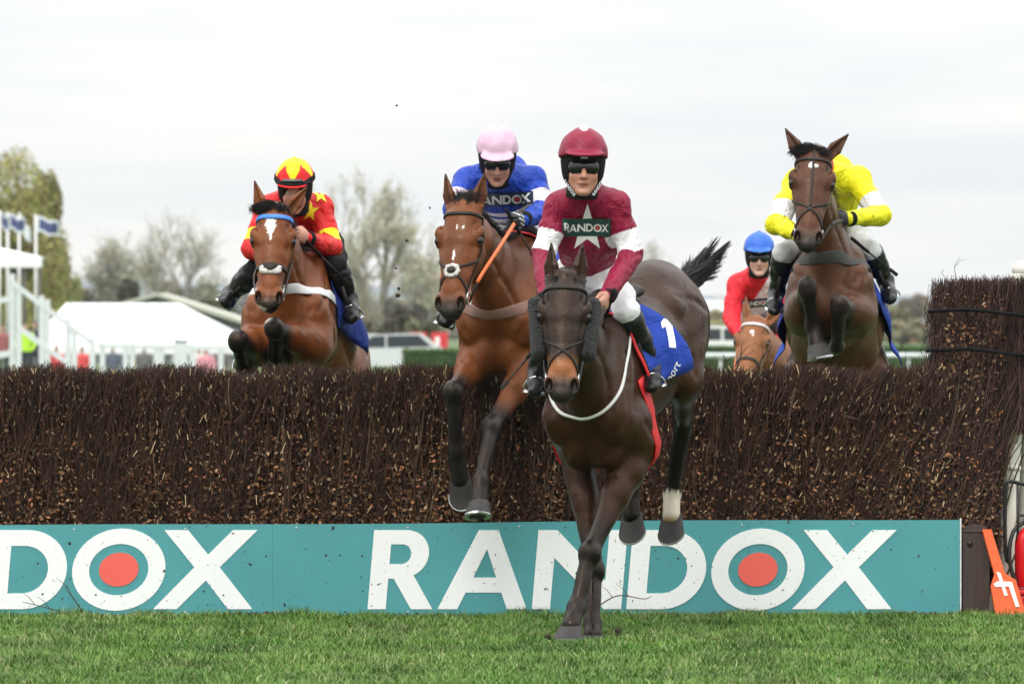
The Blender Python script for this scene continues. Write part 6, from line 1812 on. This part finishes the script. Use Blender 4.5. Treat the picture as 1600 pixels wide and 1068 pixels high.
def whip(name, a, b, label, r=.006):
    """riding whip: thick grip, thin shaft, flap"""
    d = nrm(b - a); L = np.linalg.norm(b - a); sd = nrm(np.cross(d, V3(0, 1, 0))); root = thing('riding_whip', a, label, 'whip', 'riding whips')
    mk('grip', *g_tube([a, a + d * .02, a + d * .16, a + d * .17], [r * 1.5, r * 1.7, r * 1.5, r], 10), M_black_fabric, root)
    mk('shaft', *g_tube([a + d * .16, a + d * L * .85], [r, r * .7], 8), M_leather, root)
    mk('flap', *g_bevbox_dir(a + d * L * .84, d, sd, L * .16, .022, .006), M_leather, root)

def g_bevbox_dir(p, d, s, L, w, t):
    v, f = g_bevbox((0, -w / 2, -t / 2), (L, w / 2, t / 2), t * .3)
    n = np.cross(d, s)
    return p + v[:, :1] * d + v[:, 1:2] * s + v[:, 2:] * n, f
# ------------------------------------------------------------------ the five horses
BAY = ((.150, .044, .013), (.062, .019, .0075), (.012, .010, .0095))
BAY_RED = ((.170, .047, .0125), (.085, .025, .0085), (.011, .009, .0085))
BAY_DARK = ((.075, .028, .0135), (.034, .0145, .0085), (.015, .012, .0115))
BROWN = ((.036, .0135, .0068), (.0115, .0060, .0045), (.0075, .0062, .0058))
CHES = ((.21, .078, .030), (.15, .056, .024), (.12, .048, .022))
M_white_print = mat('white_print', (.80, .80, .80), .6, .03)
M_cloth_blue = mat('blue_cloth', (.016, .050, .34), .75, .12, 14, .7, 6, bdist=.05, crease=1.2, spec=.2)
M_cloth_navy = mat('navy_cloth', (.011, .030, .20), .75, .12, 14, .7, 6, bdist=.05, crease=1.2, spec=.2)
M_red_web = mat('red_webbing', (.62, .020, .022), .6, .1, 30, .2, 200)
M_white_web = mat('white_webbing', (.74, .74, .72), .65, .08, 30, .2, 200)
M_beige_web = mat('mauve_elastic', (.23, .125, .105), .8, .08, 40, .2, 200)
M_grey_web = mat('charcoal_elastic', (.045, .045, .042), .8, .15, 40, .2, 200)
M_orange_rubber = mat('orange_rein_rubber', (.80, .17, .045), .55, .1, 30, .2, 150)
M_blue_band = mat('blue_ribbon', (.05, .20, .62), .5, .15, 60, .4, 160)
M_brown_leather = mat('brown_leather', (.10, .045, .022), .45, .25, 30, .15, 250)

SP1 = dict(name='lead', seed=11, label='dark brown horse landing in front with black fleece cheekpieces and number 1 cloth', verbose=1,
    W=P(928, 497, -2.4), yaw=20, pitch=-20, poll=P(883, 432, -3.22), muzzle=P(877, 619, -3.46), face=V3(-.03, -1, .28), arch=.02,
    fl=dict(ex=.04, ez=.90, knee=P(921, 866, -2.62), fet=P(900, 950, -2.74), hoof=P(888, 995, -2.86)),
    fr=dict(ex=.02, ez=.90, knee=P(928, 893, -2.38), fet=P(926, 974, -2.50), hoof=P(926, 1003, -2.60)),
    hl=dict(hock=P(1068, 660, -1.3), fet=P(1050, 768, -1.12), hoof=P(1049, 830, -1.16)),
    hr=dict(hock=P(988, 680, -1.4), fet=P(986, 765, -1.32), hoof=P(988, 828, -1.34)),
    grounded=('fl', 'fr'), flex=dict(hl=.85, hr=.85), coat=BROWN, headcol=(.0150, .0090, .0068), facedark=.5, tan=(.23, .085, .03), tanamt=1.0, mz0=.475, fk=.55, topdark=.55,
    socks=(('hl', .03),), ears=((-.95, .05, .25), (-.95, .02, .25)), earlen=.98, forelock=160, fl_len=.05, fl_lift=.7, mane=500, mane_len=.5, rough=.36,
    tail=[None, P(1080, 438, -1.02), P(1098, 418, -.88), P(1122, 392, -.75)], tail_spread=.64, tail_n=1200,
    tack=dict(cross=True, cheekpieces=True, plate=M_white_web, girth=M_red_web, gx=.03, rein_l=[P(915, 545, -3.1), P(935, 505, -2.9), P(944, 480, -2.78)], rein_r=[P(850, 540, -3.1), P(862, 490, -2.8)],
        cloth=dict(mat=M_cloth_blue, edge=M_red_web, x=(-.37, -.02), ang=100, slant=.12, billow=.045, pf=.9, text=(('1', 1, -.27, 1.34, .16, -32), ('missionsport', 1, -.16, 1.13, .058, 26)))))
SP2 = dict(name='second', seed=12, label='bay horse stretching its forelegs down over the fence behind the lead horse', verbose=1,
    W=P(800, 372, -.1), yaw=18, pitch=-4, arch=.0, mane_len=.55, poll=P(720, 318, -1.0), muzzle=P(700, 489, -1.24), face=V3(-.32, -1, .30),
    fl=dict(ex=.16, knee=P(767, 670, -.64), fet=P(751, 752, -.84), hoof=P(748, 806, -.95)),
    fr=dict(ex=.14, knee=P(708, 612, -.66), fet=P(713, 704, -.58), hoof=P(722, 772, -.50)),
    hl=dict(stl=(-.62, .2, 1.0), hock=None, fet=None, hoof=None), hr={},
    flex=dict(fr=.8), coat=BAY, headcol=(.140, .041, .0125), fk=.62, facedark=.5, mz0=.485, topdark=.75, blaze=((.30, .0, .03, .006), (.135, .0, .014, .004), (.14, .03, .012, .004)),
    ears=((-.9, .18, .2), (-.9, .20, .2)), earlen=1.0, forelock=600, fl_len=.11, fl_lift=1.3, fl_side=.05, fl_w=.022, mane=1100, mane_side=1,
    tack=dict(cross=True, pad='flower', breast=M_beige_web, breast_z=1.24, breast_w=.065, rein_mat=M_orange_rubber, rein_l=[P(748, 436, -1.12), P(780, 386, -.86), P(803, 350, -.42)], rein_r=[P(690, 430, -.95), P(712, 370, -.6), P(735, 345, -.42)], rein_split=.30,
        cloth=dict(mat=M_cloth_blue, edge=M_red_web, x=(-.82, -.02), ang=95)))
del SP2['hl']
SP3 = dict(name='third', seed=13, label='bright bay horse with white star and blue brow band rising over the hedge', verbose=1,
    W=P(466, 398, 1.25), yaw=9, pitch=20, poll=P(429, 325, .45), muzzle=P(419, 478, .2), face=V3(-.02, -1, .33),
    fl=dict(ex=.22, ez=.96, knee=P(428, 513, .42), fet=P(432, 556, .68), hoof=P(436, 566, .86)),
    fr=dict(ex=.22, ez=.96, knee=P(372, 533, .42), fet=P(380, 570, .68), hoof=P(385, 575, .86)),
    coat=BAY_RED, headcol=(.160, .045, .0125), fk=.64, facedark=.25, mz0=.50, topdark=.35, snip=True,
    blaze=((.105, -.015, .040, .030), (.145, -.012, .032, .020), (.185, -.008, .03, .006), (.075, -.02, .018, .02)),
    ears=((-.80, .55, .2), (-.9, .28, .2)), earlen=1.02, forelock=1400, fl_len=.115, fl_side=-.28, fl_lift=.85, mane=900, mane_len=.7,
    tack=dict(pad='bar', brow=M_blue_band, bbw=.028, breast=M_white_web, breast_z=1.27, breast_w=.058, rein_l=[P(452, 425, .55), P(462, 390, .8), P(468, 370, .92)], rein_r=[P(398, 430, .6), P(415, 395, .9)], rein_mat=M_brown_leather,
        cloth=dict(mat=M_cloth_navy, x=(-.40, -.02), ang=106, slant=.2, billow=.04, pf=.9, text=(('missionsport', 1, -.19, 1.06, .048, -24),))))
SP4 = dict(name='fourth', seed=14, label='dark bay horse clearing the fence beside the tall hedge wing', verbose=1,
    W=P(1303, 372, 2.25), yaw=6, pitch=30, poll=P(1272, 236, 1.45), muzzle=P(1262, 384, 1.15), face=V3(-.03, -1, .35), h=.012,
    fl=dict(ex=.18, ez=.97, knee=P(1312, 478, 1.42), fet=P(1308, 540, 1.62), hoof=P(1302, 545, 1.80)),
    fr=dict(ex=.18, ez=.97, knee=P(1261, 449, 1.42), fet=P(1270, 508, 1.55), hoof=P(1281, 558, 1.50)),
    hl=dict(stl=(-.66, .28, .93)), hr=dict(stl=(-.66, -.28, .93)),
    coat=BAY_DARK, headcol=(.070, .0245, .0118), fk=.55, facedark=.4, mz0=.475, topdark=.3,
    blaze=((.100, -.012, .020, .013), (.103, .016, .011, .012)),
    ears=((-.80, .60, .1), (-.82, .50, .1)), earlen=1.0, forelock=1400, fl_len=.115, fl_side=-.25, fl_lift=.9, mane=500,
    tack=dict(cross=True, facestrap=True, breast=M_grey_web, breast_z=1.25, breast_w=.075, rein_l=[P(1300, 350, 1.45), P(1315, 345, 1.75)], rein_r=[P(1243, 352, 1.5), P(1246, 362, 1.75)], girth=M_brown_leather,
        cloth=dict(mat=M_cloth_blue, x=(-.80, -.02), ang=100)))
SP5 = dict(name='fifth', seed=15, label='chestnut horse approaching behind the hedge with only its head showing', verbose=1,
    W=P(1212, 522, 11.0), yaw=12, pitch=-3, poll=P(1180, 497, 10.2), muzzle=P(1158, 606, 9.85), face=V3(-.18, -1, .6), h=.016, hh=.008,
    fl=dict(knee=P(1240, 640, 10.7), fet=P(1240, 712, 10.8), hoof=P(1240, 750, 10.85)),
    fr=dict(knee=P(1170, 640, 10.6), fet=P(1170, 710, 10.55), hoof=P(1170, 760, 10.5)),
    coat=CHES, headcol=(.21, .078, .030), fk=.9, facedark=.1, mz0=.52, topdark=.3, blaze=((.13, .0, .016, .016), (.16, .01, .01, .006)),
    ears=((-.75, .6, .25), (-.9, .15, .25)), earlen=1.05, forelock=0, mane=300,
    tack=dict(cross=False, brow=mat('checked_band', (.55, .50, .54), .5, .5, 90), bbw=.024, rein_mat=M_orange_rubber, rein_split=.25, rein_l=[P(1192, 562, 10.2), P(1198, 545, 10.5), P(1204, 538, 10.75)], rein_r=[P(1150, 560, 10.3), P(1160, 530, 10.75)],
        cloth=dict(mat=M_cloth_blue, x=(-.8, -.05), ang=95)))
HS = []
for sp_ in (SP1, SP2, SP3, SP4, SP5):
    h_ = make_horse(sp_); make_tack(h_); HS.append(h_)
# ------------------------------------------------------------------ the five jockeys
C_MAROON, C_WHITE = V3(.23, .007, .036), V3(.80, .79, .82)
C_BLUE, C_LAV = V3(.013, .052, .38), V3(.70, .62, .68)
C_RED, C_YEL = V3(.62, .016, .016), V3(.82, .68, .012)
C_LEMON = V3(.76, .72, .012)
C_RED2, C_PINKW = V3(.66, .016, .030), V3(.78, .68, .72)
def fill(n, c): return np.tile(c, (n, 1)).astype(float)
def arm_mask(arms, which):
    m = np.zeros(len(arms[0][0]), bool)
    for (t1, d1, t2, d2) in arms:
        m |= which(t1, d1, t2, d2)
    return m
def paint1(v, arms, tz, tx):
    c = fill(len(v), C_MAROON)
    m = arm_mask(arms, lambda t1, d1, t2, d2: (d1 < .105) & (d1 <= d2 + .02) & (t1 > .54) & (t1 < .985) & (t2 < .12))
    c[m] = C_WHITE; return c
def paint2(v, arms, tz, tx):
    c = fill(len(v), C_BLUE)
    torso = ~arm_mask(arms, lambda t1, d1, t2, d2: (np.minimum(d1, d2) < .085))
    low = torso & (tz > .30); c[low] = C_LAV
    for (a, b) in ((.36, .40), (.50, .56)): c[torso & (tz > a) & (tz < b)] = C_BLUE
    m = arm_mask(arms, lambda t1, d1, t2, d2: (d1 < .105) & (d1 <= d2 + .02) & (t1 > .50) & (t1 < .96) & (t2 < .12)); c[m] = V3(.72, .60, .68)
    return c
def paint3(v, arms, tz, tx):
    c = fill(len(v), C_RED)
    m = arm_mask(arms, lambda t1, d1, t2, d2: (d1 < .105) & (d1 <= d2 + .02) & (t1 > .62) & (t1 < .93) & (t2 < .12)); c[m] = C_YEL
    return c
def paint4(v, arms, tz, tx):
    c = fill(len(v), C_LEMON)
    m = arm_mask(arms, lambda t1, d1, t2, d2: (d1 < .105) & (d1 <= d2 + .02) & (t1 > .55) & (t1 < .92) & (t2 < .12)); c[m] = C_WHITE
    return c
def paint5(v, arms, tz, tx):
    c = fill(len(v), C_RED2)
    torso = ~arm_mask(arms, lambda t1, d1, t2, d2: (np.minimum(d1, d2) < .088))
    zz = (P(1186, 444, 11.1)[2] - v[:, 2]) / .3; m = torso & (tx > .02 - zz * .16); c[m] = C_PINKW
    (t1, d1, t2, d2) = arms[0]; c[(d1 < .11) & (t1 < .35) & (tx > .05)] = C_PINKW
    return c
def cap1(hv):
    c = fill(len(hv), C_MAROON * .95); r = np.hypot(hv[:, 0] + .03, hv[:, 1]); a = np.arctan2(hv[:, 1], hv[:, 0] + .03)
    star = r < .062 * (1 + .45 * np.cos(5 * a)); c[star & (hv[:, 2] > .12)] = C_WHITE; return c
def cap2(hv): return fill(len(hv), V3(.60, .40, .52))
def cap3(hv):
    c = fill(len(hv), C_RED); a = np.arctan2(hv[:, 1], hv[:, 0]); r = np.hypot(hv[:, 0], hv[:, 1])
    t = np.clip((hv[:, 2] - .085) / .10, 0, 1)
    tri = np.abs(((a + np.pi / 5) % (2 * np.pi / 5)) - np.pi / 5) < .06 + .75 * t ** 1.2
    c[tri & (hv[:, 2] > .088)] = C_YEL; return c
def cap4(hv): return fill(len(hv), V3(.62, .06, .04))
def cap5(hv): return fill(len(hv), V3(.035, .13, .55))

Y1 = -2.35
J1 = dict(label='jockey in maroon and white silks with star, looking at the camera', head=P(911, 262, -2.48), look=V3(.03, -1, -.02), up=V3(.02, 0, 1), hz=1.13,
    sl=P(961, 321, -2.36), sr=P(874, 323, -2.36), el=P(986, 396, -2.36), er=P(850, 396, -2.42), wl=P(950, 462, -2.66), wr=P(853, 470, -2.68),
    pv=P(920, 432, -1.98), hipl=P(948, 440, -1.98), hipr=P(893, 440, -1.98), kl=P(978, 486, -2.42), kr=P(856, 492, -2.45), al=P(1019, 572, -2.22), ar=P(840, 578, -2.30), tl=P(1018, 606, -2.42), tr=P(836, 612, -2.48),
    paint=paint1, cap=cap1, pn=V3(0, -1, .15), hem=.17,
    prints=(('star', P(918, 352, -2.5), .112, M_white_print, .0035), ('word', 'RANDOX', P(878, 355, -2.5), P(955, 355, -2.5), .052, M_panel_green, .080),
        ('scarf', 'RANDOX', P(890, 296, -2.58), V3(.55, -.3, -.75), .017), ('scarf', 'RANDOX', P(934, 295, -2.58), V3(.55, .3, .75), .017)))
J2 = dict(label='jockey in royal blue and lavender silks with pale pink cap, looking down', head=P(777, 249, -.06), look=V3(.0, -1, -.42), hz=1.04,
    sl=P(832, 283, .10), sr=P(729, 285, .06), el=P(850, 330, -.05), er=P(710, 328, -.12), wl=P(818, 343, -.30), wr=P(738, 350, -.34),
    pv=P(812, 338, .46), hipl=P(836, 358, .42), hipr=P(786, 358, .40), kl=P(846, 405, .0), kr=P(736, 405, -.08), al=P(866, 478, .22), ar=P(702, 482, .12), tl=P(868, 500, .02), tr=P(695, 505, -.06),
    paint=paint2, cap=cap2, pn=V3(0, -1, .0), hump=V3(0, .16, .05), glove=(.014, .014, .016), glove_mark=True, breech=M_breech, cut=.18,
    prints=(('word', 'RANDOX', P(738, 318, -.1), P(834, 315, -.1), .050, M_panel_navy, .070),))
J3 = dict(label='jockey in red and yellow silks with yellow-starred red cap', head=P(461, 296, 1.20), look=V3(-.06, -1, -.30), hz=1.0, eyes=True,
    sl=P(500, 326, 1.40), sr=P(420, 326, 1.34), el=P(518, 388, 1.26), er=P(394, 388, 1.18), wl=P(480, 372, .98), wr=P(424, 394, .95),
    pv=P(488, 380, 1.78), hipl=P(510, 390, 1.76), hipr=P(462, 390, 1.74), kl=P(524, 416, 1.20), kr=P(398, 424, 1.22), al=P(546, 468, 1.30), ar=P(362, 458, 1.42), tl=P(550, 498, 1.10), tr=P(352, 474, 1.24),
    paint=paint3, cap=cap3, goggle='cap', breech=M_black_fabric, pn=V3(.3, -1, .0), cut=.12,
    prints=(('star', P(482, 330, 1.3), .062, mat('yellow_print', (.82, .70, .02), .6, .05), .004), ('star', P(503, 304, 1.3), .055, mat('yellow_print'), .004)))
J4 = dict(label='jockey in yellow silks with white armbands hidden behind the dark bay head', head=P(1272, 277, 2.10), look=V3(-.02, -1, -.45), hz=1.04,
    sl=P(1338, 280, 2.34), sr=P(1244, 286, 2.30), el=P(1376, 336, 2.16), er=P(1214, 350, 2.08), wl=P(1326, 342, 1.90), wr=P(1250, 368, 1.86),
    pv=P(1300, 352, 2.74), hipl=P(1324, 360, 2.72), hipr=P(1274, 360, 2.70), kl=P(1360, 392, 2.22), kr=P(1226, 396, 2.18), al=P(1384, 440, 2.42), ar=P(1214, 454, 2.38), tl=P(1391, 468, 2.20), tr=P(1209, 486, 2.18),
    paint=paint4, cap=cap4, pn=V3(0, -1, 0), hump=V3(.02, .16, .06), glove=(.014, .014, .016), breech=M_breech_grey, fold=.005)
J5 = dict(label='jockey in red and white silks with bright blue cap behind the fence', head=P(1186, 402, 10.98), look=V3(-.02, -1, -.10), hz=1.04, skin=(.60, .36, .29), stubble=0,
    sl=P(1220, 444, 11.16), sr=P(1152, 444, 11.12), el=P(1232, 508, 11.02), er=P(1143, 498, 10.98), wl=P(1205, 536, 10.78), wr=P(1158, 528, 10.76),
    pv=P(1212, 525, 11.62), hipl=P(1230, 532, 11.6), hipr=P(1194, 532, 11.58), kl=P(1236, 562, 11.14), kr=P(1166, 566, 11.10), al=P(1246, 618, 11.36), ar=P(1152, 620, 11.30), tl=P(1248, 640, 11.14), tr=P(1148, 642, 11.08),
    paint=paint5, cap=cap5, pn=V3(0, -1, 0), hb=.009, hj=.010, fold=.005,
    prints=(('word', 'RANDOX', P(1159, 478, 11.0), P(1206, 474, 11.0), .045, M_panel_black, .062),))
for j_ in (J1, J2, J3, J4, J5): make_jockey(j_)
whip('w1', P(959, 452, -2.74), P(940, 520, -2.62), 'black whip with knobbed grip in the maroon jockey\'s hand')
whip('w2', P(850, 528, -2.72), P(783, 607, -2.95), 'dark whip slanting across the bay horse\'s foreleg')
whip('w3', P(790, 326, -.42), P(838, 408, -.30), 'black whip in the gloved hand of the blue jockey')
whip('w4', P(1330, 372, 1.86), P(1402, 430, 2.10), 'black whip pointing down past the yellow jockey\'s knee')
whip('w5', P(474, 372, .92), P(548, 446, 1.12), 'black whip pointing down past the red jockey\'s knee')
